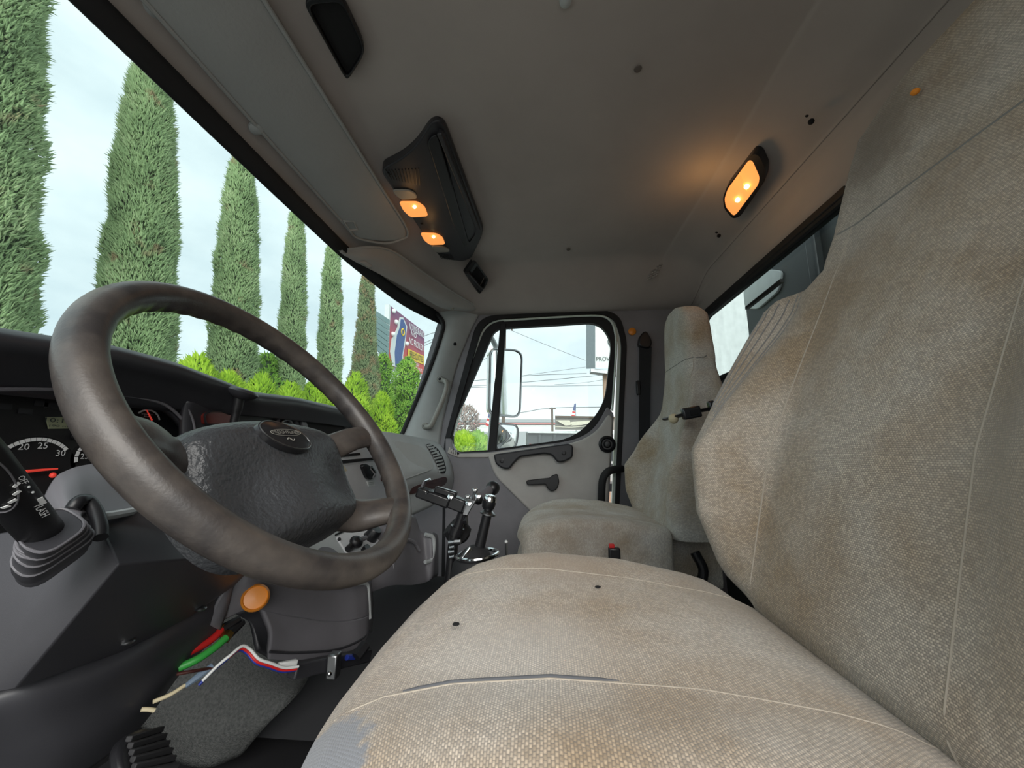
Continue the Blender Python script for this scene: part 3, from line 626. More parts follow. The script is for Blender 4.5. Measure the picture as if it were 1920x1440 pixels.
def seat(name, label, C, fb, fc, dback, dcush, head, lean, zmin=-.30):
    t = thing(name, label, 'seat', (C, -.1, -.75), 'cab seats')
    fn = list(back_fns(head)); w0 = fn[2]
    if lean: fn[2] = lambda z: np.minimum(w0(z), np.interp(z, [-.02, .10, .20, .32], [.252, .215, .172, head+.004]))
    F, b, w, T = fn; d = V((C, 0, 0))+V(dback)
    a = np.linspace(0, 2*PI, 160, endpoint=False)
    LN = lambda z: lean*np.interp(z, [.05, .2, .33, .45, .57], [0, .045, .092, .125, .15])
    rows = []
    zz = np.concatenate([np.linspace(zmin, .26, 60), np.linspace(.265, .35, 26), np.linspace(.36, .53, 20), [.54, .55, .557, .563, .567, .570]])
    for z in zz:
        x = w(z)*spw(np.cos(a), .42); s = spw(np.sin(a), .42)
        y = F(z)-T(z)/2+T(z)/2*s+b(x, z)*(s > 0)*sm(0, .6, s)
        rows.append(np.stack([x, y+LN(z), np.full_like(x, z)], 1)+d)
    rows = np.array(rows); g = G().grid(rows, cu=True, caps=True)
    bk = make('backrest', g, fb, t, smooth=70, uv=ring_uv(rows))
    for sx in (-1, 1):
        P = [V((sx*np.interp(z, [-.25, 0, .2, .4], [.135, .138, .140, .142]), 0, z)) for z in np.linspace(max(-.25, zmin+.01), .36, 30)]
        for p in P: p[1] = front(p[0], p[2], fn)+LN(p[2])-.0002
        make('seam', G().tube(V(P)+d, .0011, 6), M['seam'], bk)
    P = [V((x, front(x, .36, fn)+LN(.36)-.0002, .36)) for x in np.linspace(-.165, .165, 40)]
    make('seam', G().tube(V(P)+d, .0015, 6), M['seamdark'], bk)
    if not lean:                              # gathered ribs in the fold inside the far wing
        for q in (.80, .825, .85, .875, .90, .925):
            P = [V((q*.25, front(q*.25, z, fn)-.0002, z)) for z in np.linspace(.05+.25*(q-.8), .275-.2*(q-.8), 20)]
            make('rib', G().tube(V(P)+d, .0013, 5), M['seamdark'], bk)
    # cushion
    ys = [-.42, -.36, -.30, -.268, -.255, -.22, -.12, 0, .08, .14, .175, .195, .205]
    tz = lambda y: np.interp(y, ys, [-.245, -.235, -.224, -.212, -.207, -.200, -.187, -.181, -.186, -.196, -.209, -.226, -.252])
    wz = lambda y: np.interp(y, ys, [.15, .16, .17, .185, .243, .250, .252, .252, .250, .248, .240, .228, .205])
    bl = lambda y: np.interp(y, ys, [0, 0, 0, .002, .004, .006, .012, .014, .014, .010, .006, .002, 0])
    d2 = V((C, 0, 0))+V(dcush); rows = []
    def topz(x, y):
        q = np.clip(np.abs(x)/wz(y), 0, 1); p = .25; s = (1-q**(2/p))**(p/2); return tz(y)-.075+.075*s+bl(y)*sm(.45, .9, q)*s
    yl = np.concatenate([np.linspace(-.42, .14, 60), np.linspace(.147, .205, 18)])
    for y in yl:
        x = wz(y)*spw(np.cos(a), .25); s = spw(np.sin(a), .25)
        hh = np.interp(y, [.14, .205], [1, .45])
        z = tz(y)-.075*hh+.075*hh*s+bl(y)*sm(.45, .9, np.abs(x)/wz(y))*(s > 0)*s
        yy = y-.045*np.abs(x/.25)**3*sm(0, .2, y)
        rows.append(np.stack([x, yy+0*x, z], 1)+d2)
    rows = np.array(rows); g = G().grid(rows, cu=True, caps=True)
    cu = make('cushion', g, fc, t, smooth=70, uv=ring_uv(rows))
    for sx, k in ((-1, .135), (1, .150)):
        P = []
        for y in np.linspace(-.36, .18, 40):
            x = sx*(k+.012*math.sin(y*7)); P.append((x, y-.045*abs(x/.25)**3*sm(0, .2, y), topz(x, y)-.0002))
        make('seam', G().tube(V(P)+d2, .0010, 6), M['seam'], cu)
        if not lean and sx < 0: part(make('seam_tear', G().tube(V(P)[22:36]+d2+V((.004, 0, 0)), [.001]+[.0026]*12+[.001], 8, flat=.3), M['tear'], cu), 'frayed grey-blue tear along the near seam')
    # frame, base and recliner
    fr = G().box((C, dcush[1]-.08, -.39+dcush[2]), (.40, .44, .05)); make('seat_frame', fr, M['black'], t, bev=.01)
    bs = G().box((C, dcush[1]-.08, (-.41+dcush[2]-.775)/2), (.34, .36, .775-.41-dcush[2])); make('pedestal', bs, M['black'], t, bev=.015)
    for sx in (-1, 1):
        P = [(C+sx*.19, dback[1]-.36, -.24+dback[2]), (C+sx*.205, dback[1]-.375, -.29+dback[2]), (C+sx*.205, dback[1]-.34, -.345+dback[2]), (C+sx*.20, dcush[1]-.22, -.37+dcush[2])]
        make('recliner', G().tube(cat(P, 20), .014, 10), M['steel'] if sx > 0 else M['blacksteel'], t)
    return t, fn, d
ds, fnd, dd = seat('driver_seat', 'large beige knit high-back driver seat nearest the camera, worn cushion corner', .48, M['seatfab'], M['cushfab'], (0, 0, 0), (0, 0, 0), .178, 0)
ps, fnp, dpb = seat('passenger_seat', 'grey-beige high-back passenger seat beside the far door', 1.435, M['pseatfab'], M['pseatfab'], (0, -.070, -.055), (0, -.10, -.022), .140, 1, -.20)
# burn holes in the driver's cushion
for u, v in ((855, 1170), (1121, 1100)):
    make('burn_hole', G().ball(at(u, v, z=-.1822), .0032, n=8, sq=(1.3, .4)), M['void'], ds)
# tag on the headrest
make('sticker', G().ball(at(1716, 172, y=-.5295), .0055, n=8, sq=(1, .8)), M['orange'], ds)
# buckle and clamp strap on the passenger seat
bu = thing('belt_buckle', 'black belt buckle with a red button beside the passenger cushion', 'buckle', at(1152, 1030, x=1.12))
q = at(1152, 1045, x=1.10)
make('buckle_body', G().box(q+V((0, 0, -.01)), (.022, .03, .07)), M['black'], bu, bev=.004)
make('release_button', G().box(q+V((0, .006, .028)), (.014, .014, .012)), M['red'], bu, bev=.002)
cl = thing('strap_clamp', 'black strap clamp fastened around the passenger backrest', 'clamp', at(1290, 775, x=1.19))
P = [at(1247, 786, x=1.25), at(1262, 783, x=1.20), at(1280, 778, x=1.165), at(1310, 771, x=1.165), at(1338, 765, x=1.165)]
make('strap', G().tube(cat(P, 20), .011, 8, flat=.45), M['black'], cl)
make('clamp_body', G().bar(at(1279, 777, x=1.155), at(1313, 771, x=1.155), .022, .034), M['blacksteel'], cl, bev=.005)
make('clamp_slot', G().bar(at(1295, 774, x=1.142), at(1310, 771, x=1.142), .004, .016), M['void'], cl, bev=.001)
make('buckle', G().bar(at(1329, 766, x=1.155), at(1340, 764, x=1.155), .02, .042), M['blacksteel'], cl, bev=.004)
make('button', G().ball(at(1263, 785, x=1.188), .015, n=12), M['cream'], cl)

# ================================================================ STEERING WHEEL
WC = V((.480, .339, .0334)); WN = V((-.0479448, -.77980913, .62417868)); W1 = V((.99884999, -.03743084, .02996058)); W2 = V((0, .62489732, .78070695))
def Wp(x, y, h=0): return WC+np.multiply.outer(x, W1)+np.multiply.outer(y, W2)+np.multiply.outer(h, WN)
sw = thing('steering_wheel', 'worn brown-black four-spoke steering wheel with a grained vinyl pad', 'steering wheel', WC)
rows = []
for t in np.linspace(0, 2*PI, 180, endpoint=False):
    a = np.linspace(0, 2*PI, 24, endpoint=False)
    tr = .0172*(1+.0*a); bump = .0011*np.cos(46*t)*np.clip(-np.cos(a), 0, 1)*np.clip(-np.sin(a)+.6, 0, 1)*(1 if .2 < t < 2.9 else .3)
    rr = .2105+(tr*.98+bump)*np.cos(a); rows.append(Wp(rr*math.cos(t), rr*math.sin(t), (tr*1.08+bump)*np.sin(a)))
make('rim', G().grid(rows, cu=True, cv=True), M['wheel'], sw, smooth=60)
out = rnd(V([(-.128, .010, 0), (-.07, .028, 0), (0, .034, 0), (.07, .028, 0), (.128, .010, 0), (.134, -.04, 0), (.128, -.105, 0), (.098, -.138, 0), (0, -.143, 0), (-.098, -.138, 0), (-.128, -.105, 0), (-.134, -.04, 0)]), .03, 6)[:, :2]
c0 = V((0, -.055)); rows = []
def padh(x, y, s):
    h = -.056+.044*(1-np.clip(s, 0, 1)**7)**.5
    h = h-.022*np.exp(-(((x+.085)/.042)**2+((y+.080)/.045)**2))-.020*np.exp(-(((x-.082)/.045)**2+((y+.085)/.040)**2))+.006*np.exp(-((y+.01)/.03)**2)
    return h
for s in (1.0, .998, .99, .975, .95, .92, .88, .83, .77, .7, .62, .54, .46, .38, .3, .22, .14, .07, .02):
    q = c0+(out-c0)*s; rows.append(Wp(q[:, 0], q[:, 1], padh(q[:, 0], q[:, 1], s)))
rows.insert(0, Wp(out[:, 0]*.97, c0[1]+(out[:, 1]-c0[1])*.97, np.full(len(out), -.085)))
make('horn_pad', G().grid(rows, cu=True, caps=True), M['pad'], sw, smooth=60)
for sx in (-1, 1):
    P = cat([(sx*.085, -.012, -.052), (sx*.125, -.012, -.042), (sx*.165, -.012, -.016), (sx*.204, -.014, -.003)], 20)
    make('spoke', G().tube(Wp(P[:, 0], P[:, 1], P[:, 2]), cat([(.030,), (.025,), (.022,), (.022,)], 20)[:, 0], 16, flat=.50, up=WN), M['wheel'], sw, smooth=60)
    P = cat([(sx*.070, -.105, -.056), (sx*.098, -.132, -.046), (sx*.118, -.150, -.020), (sx*.131, -.160, -.004)], 20)
    make('spoke', G().tube(Wp(P[:, 0], P[:, 1], P[:, 2]), cat([(.036,), (.030,), (.025,), (.024,)], 20)[:, 0], 16, flat=.6, up=WN), M['wheel'], sw, smooth=60)
ec = (-.012, -.016); hE = padh(ec[0], ec[1], .3)+.001
ER = math.radians(-18)
def Er(x, y, h): return Ep(x*math.cos(ER)-y*math.sin(ER), x*math.sin(ER)+y*math.cos(ER), h)
def Ep(x, y, h=0): return Wp(ec[0]+x, ec[1]+y, hE+h)
a = np.linspace(0, 2*PI, 40, endpoint=False)
em = make('emblem', G().grid([Er(.041*np.cos(a), .0225*np.sin(a), -.004+0*a), Er(.040*np.cos(a), .0215*np.sin(a), .003+0*a), Er(.036*np.cos(a), .018*np.sin(a), .0044+0*a)], cu=True, caps=True), M['blacksteel'], sw, smooth=50)
make('emblem_ring', G().tube(Er(.0385*np.cos(a), .0200*np.sin(a), .0040+0*a), .0008, 6, closed=True), M['steel'], em)
text('lettering', 'FREIGHTLINER', Ep(.0, .003, .0052), W1, W2, .0068, M['clearlens'], em, fit=.048)
b = np.linspace(0, 1, 14)
make('emblem_mark', G().tube(Ep(-.006+.012*b, -.008+.0022*np.sin(b*2*PI*1.0), .0058+0*b), .0007, 6), M['clearlens'], em)
make('mark_frame', G().tube(Ep(.027*np.cos(a), .003+.0052*np.sin(a), .0054+0*a), .0004, 6, closed=True), M['clearlens'], em)

# ================================================================ STEERING COLUMN: covers, stalk
def patch(P, nu=20, nv=20):
    rows = [cat([at(u, v, **{k: d}) if isinstance(k, str) else at(u, v, x=d) for (u, v, k, d) in r] if len(r[0]) == 4 else [at(u, v, x=d) for u, v, d in r], nu) for r in P]
    rows = np.array(rows); return np.array([cat(rows[:, j], nv) for j in range(nu)]).transpose(1, 0, 2)
col = thing('steering_column', 'dark plastic steering column shroud behind the wheel', 'steering column', (.50, .6, -.2))
# upper cover: a grey hump between the wheel and the gauges
K = [[(60, 985, .36), (96, 905, .375), (130, 880, .40), (182, 868, .44), (300, 850, .55), (420, 840, .66)],
     [(80, 1000, .345), (104, 925, .36), (138, 898, .385), (192, 890, .425), (310, 875, .53), (430, 870, .64)],
     [(110, 1010, .335), (120, 950, .345), (150, 930, .37), (204, 935, .41), (320, 920, .51), (440, 915, .61)],
     [(140, 1010, .33), (150, 970, .34), (168, 960, .36), (212, 962, .40), (330, 945, .50), (450, 935, .60)]]
make('upper_cover', G().grid(patch(K, 40, 24)), M['mid'], col, sol=.010, smooth=70)
# seam lip between the upper and lower covers
P = cat([at(186, 969, x=.375), at(215, 965, x=.395), at(300, 949, x=.47), at(400, 930, x=.56)], 20)
make('cover_lip', G().tube(P, [.002, .0035]+[.0045]*18, 8), M['grey'], col)
make('lock_recess', G().tube(cat([at(136, 955, x=.345), at(148, 940, x=.35), at(164, 939, x=.36), at(178, 956, x=.36), at(187, 984, x=.355), at(188, 1008, x=.35)], 30), .006, 10), M['black'], col)
# lower shroud: left cheek, top shelf and driver-facing face, one folded shell
q = [(180, 968, .385), (222, 1058, .355), (500, 1036, .62), (520, 905, .67), (30, 1292, .385), (230, 1222, .485), (355, 1158, .57), (440, 1098, .635), (-60, 1010, .365), (-60, 1310, .37)]
g = G().add([at(u, v, x=x) for u, v, x in q], [(0, 1, 2, 3), (8, 0, 1, 4, 9), (1, 4, 5), (1, 5, 6), (1, 6, 2), (6, 7, 2)])
make('lower_shroud', g, M['shroud'], col, sol=.006, smooth=70, bev=.024, seg=6)
K = [[(-60, 1290, .385), (40, 1270, .40), (230, 1205, .490), (350, 1145, .575), (440, 1090, .645)], [(-60, 1330, .375), (80, 1300, .41), (240, 1242, .485), (350, 1180, .575), (432, 1118, .645)],
     [(-60, 1380, .39), (100, 1350, .43), (250, 1280, .505), (348, 1208, .58), (424, 1150, .65)], [(-60, 1450, .42), (118, 1412, .46), (262, 1330, .53), (346, 1240, .59), (414, 1180, .65)], [(-60, 1560, .46), (110, 1480, .50), (255, 1372, .57), (340, 1262, .62), (408, 1192, .67)]]
make('lower_panel', G().grid(patch(K, 40, 40)), M['shroud'], col, sol=.008, smooth=70)
for u, v, x in ((238, 1203, .478), (395, 1077, .56), (376, 1141, .575)):
    make('screw', G().ball(at(u, v, x=x), .006, n=10, sq=(1.4, .6)), M['steel'], col)
# stalk in its ribbed boot
stk = thing('indicator_stalk', 'thick black indicator stalk in a ribbed rubber boot left of the wheel', 'stalk', at(100, 1010, x=.345))
b0 = at(86, 1008, x=.295); t0 = at(-45, 848, x=.215); ax = unit(t0-b0)
LEN = np.linalg.norm(t0-b0)
e1 = unit(np.cross(ax, CF)); e2 = np.cross(e1, ax)
make('lever', G().lathe([(.0125, -.01), (.0125, .0), (.0125, .03), (.0122, LEN*.6), (.012, LEN), (.011, LEN+.02)], b0, ax, 36), M['black'], stk, smooth=50)
fz = unit(-CF); 
def side(l, a, r=.0245): return b0+ax*l+r*(math.cos(a)*e1+math.sin(a)*(-e2))
# which side of the lever faces the camera
nf = unit(-(b0+ax*.08)); nf = unit(nf-ax*(nf@ax)); nt_ = np.cross(ax, nf)
def lv(l, s, h=.0007, r=.0123): 
    th = s/r; return b0+ax*l+(r+h)*(math.cos(th)*nf+math.sin(th)*nt_)
sgn = 1 if (nt_@CR) > 0 else -1
text('lettering', 'FLASH', lv(.050, sgn*.0065), -ax*1.0, nt_*sgn, .0062, M['print'], stk, fit=.016)
text('lettering', 'OFF', lv(.088, sgn*.0085), -ax*1.0, nt_*sgn, .0045, M['print'], stk, fit=.009)
for k, l in enumerate((.078, .071)): make('print_dot', G().ball(lv(l, sgn*.0088), .0009, n=8), M['print'], stk)
make('print_symbol', G().bar(lv(.061, sgn*.0098), lv(.053, sgn*.0098), .0036, .0006, nf), M['print'], stk)
pts = [(.084, -.001), (.079, .003), (.074, .001), (.0705, -.003), (.0675, -.008)]
for k, (l, s) in enumerate(((.087, .0045), (.080, .0025), (.074, -.001), (.070, -.005))): make('print_bar', G().bar(lv(l, sgn*(s-.0018)), lv(l+.001, sgn*(s+.0018)), .0022, .0006, nf), M['print'], stk)
aa = np.linspace(0, 2*PI, 40)
P = V([lv(.100+.036*math.cos(q), sgn*(-.008+.0135*math.sin(q)), .0003) for q in aa[:-1]])
make('twist_knob_edge', G().tube(P, .0006, 6, closed=True), M['mid'], stk)
# boot: stack of rounded square collars, shrinking towards the lever
bo = []
BQ = [((22, 1010), (110, 945), (172, 984), (80, 1046)), ((16, 1020), (112, 950), (178, 988), (72, 1060)), ((12, 1034), (112, 958), (184, 994), (64, 1074)), ((8, 1050), (112, 968), (190, 1000), (54, 1092)), ((6, 1064), (112, 980), (188, 1012), (52, 1106)), ((14, 1082), (112, 992), (180, 1024), (60, 1112))]
xs = [.285, .295, .302, .309, .318, .335]
for k, q in enumerate(BQ):
    P = rnd([at(u, v, x=xs[k]+dx) for (u, v), dx in zip(q, (-.012, .02, .022, -.01))], .014, 5)
    if k: Pm = (P*.96+P.mean(0)*.04+bo[-1]*.0); bo.append(.5*(bo[-1]+Pm)*.985+.5*(bo[-1]+Pm).mean(0)*.015)
    bo.append(P)
g = G().grid(bo, cu=True, caps=True); make('boot', g, M['shroud'], stk, smooth=30, bev=.0015)
for k in (0, 2, 4, 6): make('boot_rib', G().tube(bo[k]*1.0, .0011, 6, closed=True), M['mid'], stk)
for r_, l_ in ((.0140, .003), (.0160, -.001)): make('boot_collar', G().tube([b0+ax*l_+r_*(math.cos(q)*e1+math.sin(q)*e2) for q in aa[:-1]], .0013, 8, closed=True), M['mid'], stk)

# ================================================================ DASHBOARD
dash = thing('dashboard', 'dark dashboard with instrument hood, centre panel and grey passenger end', 'dashboard', (.9, .8, -.2))
# upper hood: runs across the cab, lip at Y .68
xs = np.linspace(-.06, 1.34, 60); rows = []
for x in xs:
    zl = np.interp(x, [-.06, .25, .42, .54, .64, .76, .83, 1.0, 1.26, 1.34], [.12, .135, .146, .158, .155, .139, .128, .137, .134, .118])
    yb = 1.0-.28*abs((x-.93)/.97)**2
    yf = np.interp(x, [.66, .84], [.742, .700]); zf = np.interp(x, [.66, .84], [.082, .086])
    P = [(x, yb, .055), (x, .84, zl-.030), (x, .74, zl-.004), (x, .700, zl), (x, .684, zl-.006), (x, .682, zl-.014), (x, .690+.3*(yf-.70), zl-.030), (x, yf, zf)]
    rows.append(cat(P, 40))
make('hood', G().grid(rows), M['dark'], dash, sol=.01, smooth=60)
# face plate right of the gauges, carrying vent, display and slot
F1 = [[(352, 752, .705), (470, 772, .702), (560, 778, .700), (668, 792, .700)], [(345, 790, .715), (470, 800, .705), (560, 806, .700), (675, 822, .700)], [(345, 900, .72), (470, 880, .70), (560, 870, .69), (690, 850, .69)]]
def patchy(P, nu, nv):
    rows = np.array([cat([at(u, v, y=d) for u, v, d in r], nu) for r in P]); return np.array([cat(rows[:, j], nv) for j in range(nu)]).transpose(1, 0, 2)
make('face_plate', G().grid(patchy(F1, 30, 16)), M['dark'], dash, sol=.012, soff=1, smooth=60)
def dy(P, y): return [at(u, v, y=y) for u, v in P]
make('warning_display', G().prism(rnd(dy([(383, 777), (395, 770), (432, 771), (446, 778), (446, 796), (386, 796)], .703), .006, 4), (0, .02, 0)), M['redlens'], dash, bev=.002)
make('display_rim', G().tube(rnd(dy([(383, 777), (395, 770), (432, 771), (446, 778), (446, 796), (386, 796)], .701), .006, 4), .0022, 6, closed=True), M['black'], dash)
make('round_plug', G().lathe([(.010, 0), (.010, .003), (.006, .004), (.006, .001), (.001, .001)], at(377, 755, y=.712), (0, -1, .1), 16), M['black'], dash)
make('round_plug', G().lathe([(.008, 0), (.008, .003), (.005, .004), (.001, .002)], at(556, 783, y=.700), (0, -1, .1), 16), M['black'], dash)
vc = at(534, 808, y=.70)
vn = make('round_vent', G().lathe([(.048, 0), (.050, .008), (.044, .012), (.039, .004), (.036, -.02), (.001, -.022)], vc, (0, -1, .1), 30), M['dark'], dash)
make('vent_ring', G().tube([vc+V((.030*math.cos(q), -.004, .030*math.sin(q))) for q in aa[:-1]], .003, 8, closed=True), M['steel'], vn)
for k in (-1, 0, 1): make('vent_blade', G().box(vc+V((0, .004, .014*k)), (.055-.01*abs(k), .012, .003)), M['black'], vn)
sl = [(573, 786), (642, 792), (656, 812), (652, 830), (585, 822)]
make('slot_frame', G().ring(rnd(dy([(563, 778), (650, 786), (668, 812), (662, 838), (577, 830)], .694), .006, 3), rnd(dy(sl, .694), .004, 3), (0, .012, 0)), M['mid'], dash, bev=.002)
make('slot_cavity', G().prism(rnd(dy(sl, .699), .004, 3), (0, .02, 0)), M['void'], dash)
# centre panel with the key lever: pale grey board angled to the driver
CP = lambda u, v: at(u, v, y=.640-.0*(u-620))
def cpn(P, off=0): return [CP(u, v)+V((0, -off, 0)) for u, v in P]
cp_ = make('centre_panel', G().prism(rnd(cpn([(600, 868), (700, 848), (752, 862), (760, 925), (690, 950), (600, 985)]), .01, 4), (0, .03, 0)), M['lgrey'], dash, bev=.004)
make('upper_panel', G().prism(rnd(cpn([(600, 846), (700, 826), (730, 850), (700, 864), (600, 880)], .002), .005, 3), (0, .03, 0)), M['lgrey'], dash, bev=.003)
make('panel_gap', G().prism(cpn([(600, 866), (698, 858), (699, 862), (600, 874)], .006), (0, .006, 0)), M['void'], dash)
make('panel_gap', G().prism(cpn([(640, 852), (672, 849), (673, 853), (640, 857)], .006), (0, .006, 0)), M['void'], dash)
lk = make('lever_switch', G().prism(rnd(cpn([(674, 873), (680, 869), (690, 874), (693, 880), (695, 896), (690, 900), (683, 896), (678, 884)], .012), .008, 4), (0, .02, 0)), M['black'], dash, bev=.004)
make('lever_tip', G().tube([CP(684, 876)+V((0, -.022, 0)), CP(688, 886)+V((0, -.030, 0)), CP(691, 893)+V((0, -.018, 0))], .0065, 8), M['chrome'], lk)
st_ = make('sticker', G().prism(cpn([(687, 903), (699, 901), (702, 911), (690, 912)], .003), (0, .003, 0)), M['white'], dash)
for k in range(2): make('print_line', G().bar(CP(690, 905+3*k)+V((0, -.0036, 0)), CP(699, 904+3*k)+V((0, -.0036, 0)), .0006, .0012, (0, 1, 0)), M['dprint'], st_)
make('brown_knob', G().lathe([(.010, 0), (.014, .012), (.014, .02), (.008, .024), (.001, .024)], CP(716, 897)+V((0, 0, 0)), (-.3, -1, 0), 16), M['wood'], dash)
make('yellow_tag', G().prism(cpn([(626, 862), (633, 868), (643, 882), (640, 884), (631, 876)], .014), (0, .004, 0)), M['cream'], dash)
make('panel_sill', G().tube(cpn([(690, 955), (736, 940)], -.005), .012, 8), M['grey'], dash)
# passenger end: padded grey panel, louvred vent, wood strip
K = [[(690, 806, 1.26), (740, 812, 1.42), (790, 821, 1.68), (815, 828, 1.80), (826, 834, 1.86)], [(702, 818, 1.27), (744, 826, 1.40), (795, 834, 1.64), (824, 843, 1.77), (838, 852, 1.86)],
     [(724, 850, 1.32), (752, 856, 1.40), (800, 862, 1.60), (832, 868, 1.75), (848, 874, 1.88)], [(739, 885, 1.36), (757, 885, 1.40), (805, 882, 1.58), (838, 888, 1.74), (851, 893, 1.88)],
     [(744, 915, 1.38), (762, 906, 1.42), (806, 897, 1.60), (836, 902, 1.74), (850, 908, 1.88)], [(745, 940, 1.40), (765, 926, 1.46), (806, 914, 1.62), (832, 916, 1.75), (846, 920, 1.88)], [(745, 985, 1.42), (770, 968, 1.49), (808, 950, 1.64), (830, 936, 1.76), (842, 930, 1.88)]]
PG = patch(K, 44, 40); make('passenger_end', G().grid(PG), M['grey'], dash, sol=.012, smooth=60)
def onp(u, v, off=0):
    "nearest point of the passenger end to the pixel's ray"
    d = unit(ray(u, v)); P = PG.reshape(-1, 3); dist = np.linalg.norm(P-np.outer(P@d, d), axis=1); i = np.argsort(dist)[:4]; L0 = np.average(P[i]@d, weights=1/(dist[i]+1e-4)); return d*(L0-off)
def pnl(P, n, off):
    q = rnd(V([(u, v, 0) for u, v in P]), 9, 5); return V([onp(u, v, off) for u, v, _ in q])
Q = pnl([(735, 822), (787, 832), (806, 845), (817, 878), (812, 884), (760, 903), (738, 905)], 0, .008)
g = G(); lay = [Q, Q*.96+Q.mean(0)*.04-unit(Q.mean(0))*.006]+[Q*s+Q.mean(0)*(1-s)-unit(Q.mean(0))*.006 for s in (.75, .5, .25, .02)]
PM = V([onp(*q, .012) for q in ((742, 826), (787, 836), (804, 848), (814, 876), (810, 881), (760, 899), (742, 902))])
make('airbag_lid', G().prism(rnd(PM, .015, 5), unit(PM.mean(0))*.02), M['visor'], dash, bev=.005, seg=3)
lv_ = [((801, 836), (809, 834)), ((804, 840), (814, 838)), ((807, 845), (818, 842)), ((810, 850), (822, 847)), ((813, 855), (825, 852)), ((815, 860), (828, 857)), ((818, 866), (830, 863)), ((820, 872), (832, 869)), ((822, 878), (834, 875)), ((824, 884), (834, 881))]
VQ = V([onp(*q, .010) for q in ((798, 833), (808, 832), (822, 842), (831, 858), (837, 878), (835, 888), (826, 888), (814, 858))])
vn2 = make('side_vent', G().prism(rnd(VQ, .015, 5), unit(VQ.mean(0))*.02), M['void'], dash, bev=.002)
for a_, b_ in lv_: make('louvre', G().bar(onp(*a_, .013), onp(*b_, .013), .004, .007), M['grey'], vn2)
WQ = V([onp(*q, .010) for q in ((766, 928), (772, 914), (800, 903), (836, 893), (840, 900), (834, 910), (800, 920))])
make('wood_strip', G().prism(rnd(WQ, .02, 5), unit(WQ.mean(0))*.02), M['wood'], dash, bev=.003)
# parking lever cap standing on the dash
lvr = thing('column_lever', 'black flat-headed lever rising beside the instrument hood', 'lever', at(440, 790, y=.66))
c = at(456, 736, y=.655)
make('lever_cap', G().lathe([(.002, -.016), (.012, -.015), (.026, -.006), (.030, .000), (.026, .005), (.014, .008), (.001, .009)], c, (.1, -.25, 1), 28), M['dark'], lvr)
make('lever_stem', G().tube(cat([at(437, 800, y=.675), at(444, 770, y=.668), at(450, 742, y=.66)], 14), [.0085]*7+[.010]*7, 10), M['black'], lvr)
# gauges
YG = .78
cl_ = make('instrument_panel', G().prism(dy([(-190, 735), (180, 738), (300, 760), (345, 800), (340, 930), (-190, 960)], YG), (0, .02, 0)), M['black'], dash)
rimP = [(-190, 735), (100, 733), (200, 741), (290, 757), (330, 785), (345, 815), (345, 880)]
RA = [at(u, v, y=.735) for u, v in rimP]; RB = [at(u-(6 if u > 250 else 0), v+6, y=.785) for u, v in rimP]
make('bezel', G().grid([cat(RA, 40), cat((V(RA)+V(RB))/2+V((0, 0, -.001)), 40), cat(RB, 40)]), M['dark'], dash, sol=.005, smooth=60)
make('bezel_edge', G().tube(cat([at(u+8, v-3, y=.722) for u, v in rimP], 40), .0028, 8), M['mid'], dash)
make('bezel_edge', G().tube(cat([at(u, v, y=.712) for u, v in ((345, 748), (352, 765), (361, 785), (366, 808))], 20), .0022, 8), M['mid'], dash)
YF = YG-.0015
def fit_circle(P):
    P = V(P); A = np.c_[2*P[:, 0], 2*P[:, 2], np.ones(len(P))]; s = np.linalg.lstsq(A, P[:, 0]**2+P[:, 2]**2, rcond=None)[0]; return s[0], s[1], math.sqrt(s[2]+s[0]**2+s[1]**2)
def dial(name, arc, half, n, parent):
    P = dy(arc, YF); cx, cz_, R = fit_circle(P)
    a0 = math.atan2(P[0][2]-cz_, P[0][0]-cx); a1 = math.atan2(P[-1][2]-cz_, P[-1][0]-cx); a1 = a0+(a1-a0+PI) % (2*PI)-PI
    d = make(name, G().lathe([(R+.003, 0), (R+.003, .001), (.001, .001)], (cx, YF+.002, cz_), (0, -1, 0), 40), M['void'], parent)
    return d, cx, cz_, R, a0, a1
def pol(cx, cz_, R, a, dyy=0): return V((cx+R*math.cos(a), YF-dyy, cz_+R*math.sin(a)))
d1, gx, gz, R, a0, a1 = dial('tachometer', [(2, 843), (30, 828), (68, 821), (100, 824), (127, 842)], 1, 12, dash)
N = 13
for k in range(N):
    b0_, b1_ = a0+(a1-a0)*(k+.08)/N, a0+(a1-a0)*(k+.92)/N; W = .0052
    make('scale_mark', G().prism([pol(gx, gz, R-W, b0_, .001), pol(gx, gz, R, b0_, .001), pol(gx, gz, R, b1_, .001), pol(gx, gz, R-W, b1_, .001)], (0, -.0006, 0)), M['print'], d1)
for s_, u, v in (('15', 8, 853), ('20', 44, 838), ('25', 80, 836), ('30', 113, 850)):
    text('numeral', s_, at(u, v, y=YF-.0012), (1, 0, 0), (0, 0, 1), .0135, M['print'], d1)
make('needle', G().tube([at(48, 884, y=YF-.006), at(80, 881, y=YF-.006), at(108, 879, y=YF-.006)], [.0022, .0018, .0012], 8), M['needle'], d1)
make('warning_lamp', G().ball(at(99, 891, y=YF-.004), .0042, n=10), M['needle'], d1)
d2_, gx, gz, R, a0, a1 = dial('speedometer', [(137, 868), (139, 852), (148, 838), (163, 827)], 1, 4, dash)
N = 4
for k in range(N):
    b0_, b1_ = a0+(a1-a0)*(k+.06)/N, a0+(a1-a0)*(k+.94)/N; W = .0048
    make('scale_mark', G().prism([pol(gx, gz, R-W, b0_, .002), pol(gx, gz, R, b0_, .002), pol(gx, gz, R, b1_, .002), pol(gx, gz, R-W, b1_, .002)], (0, -.0006, 0)), M['print'], d2_)
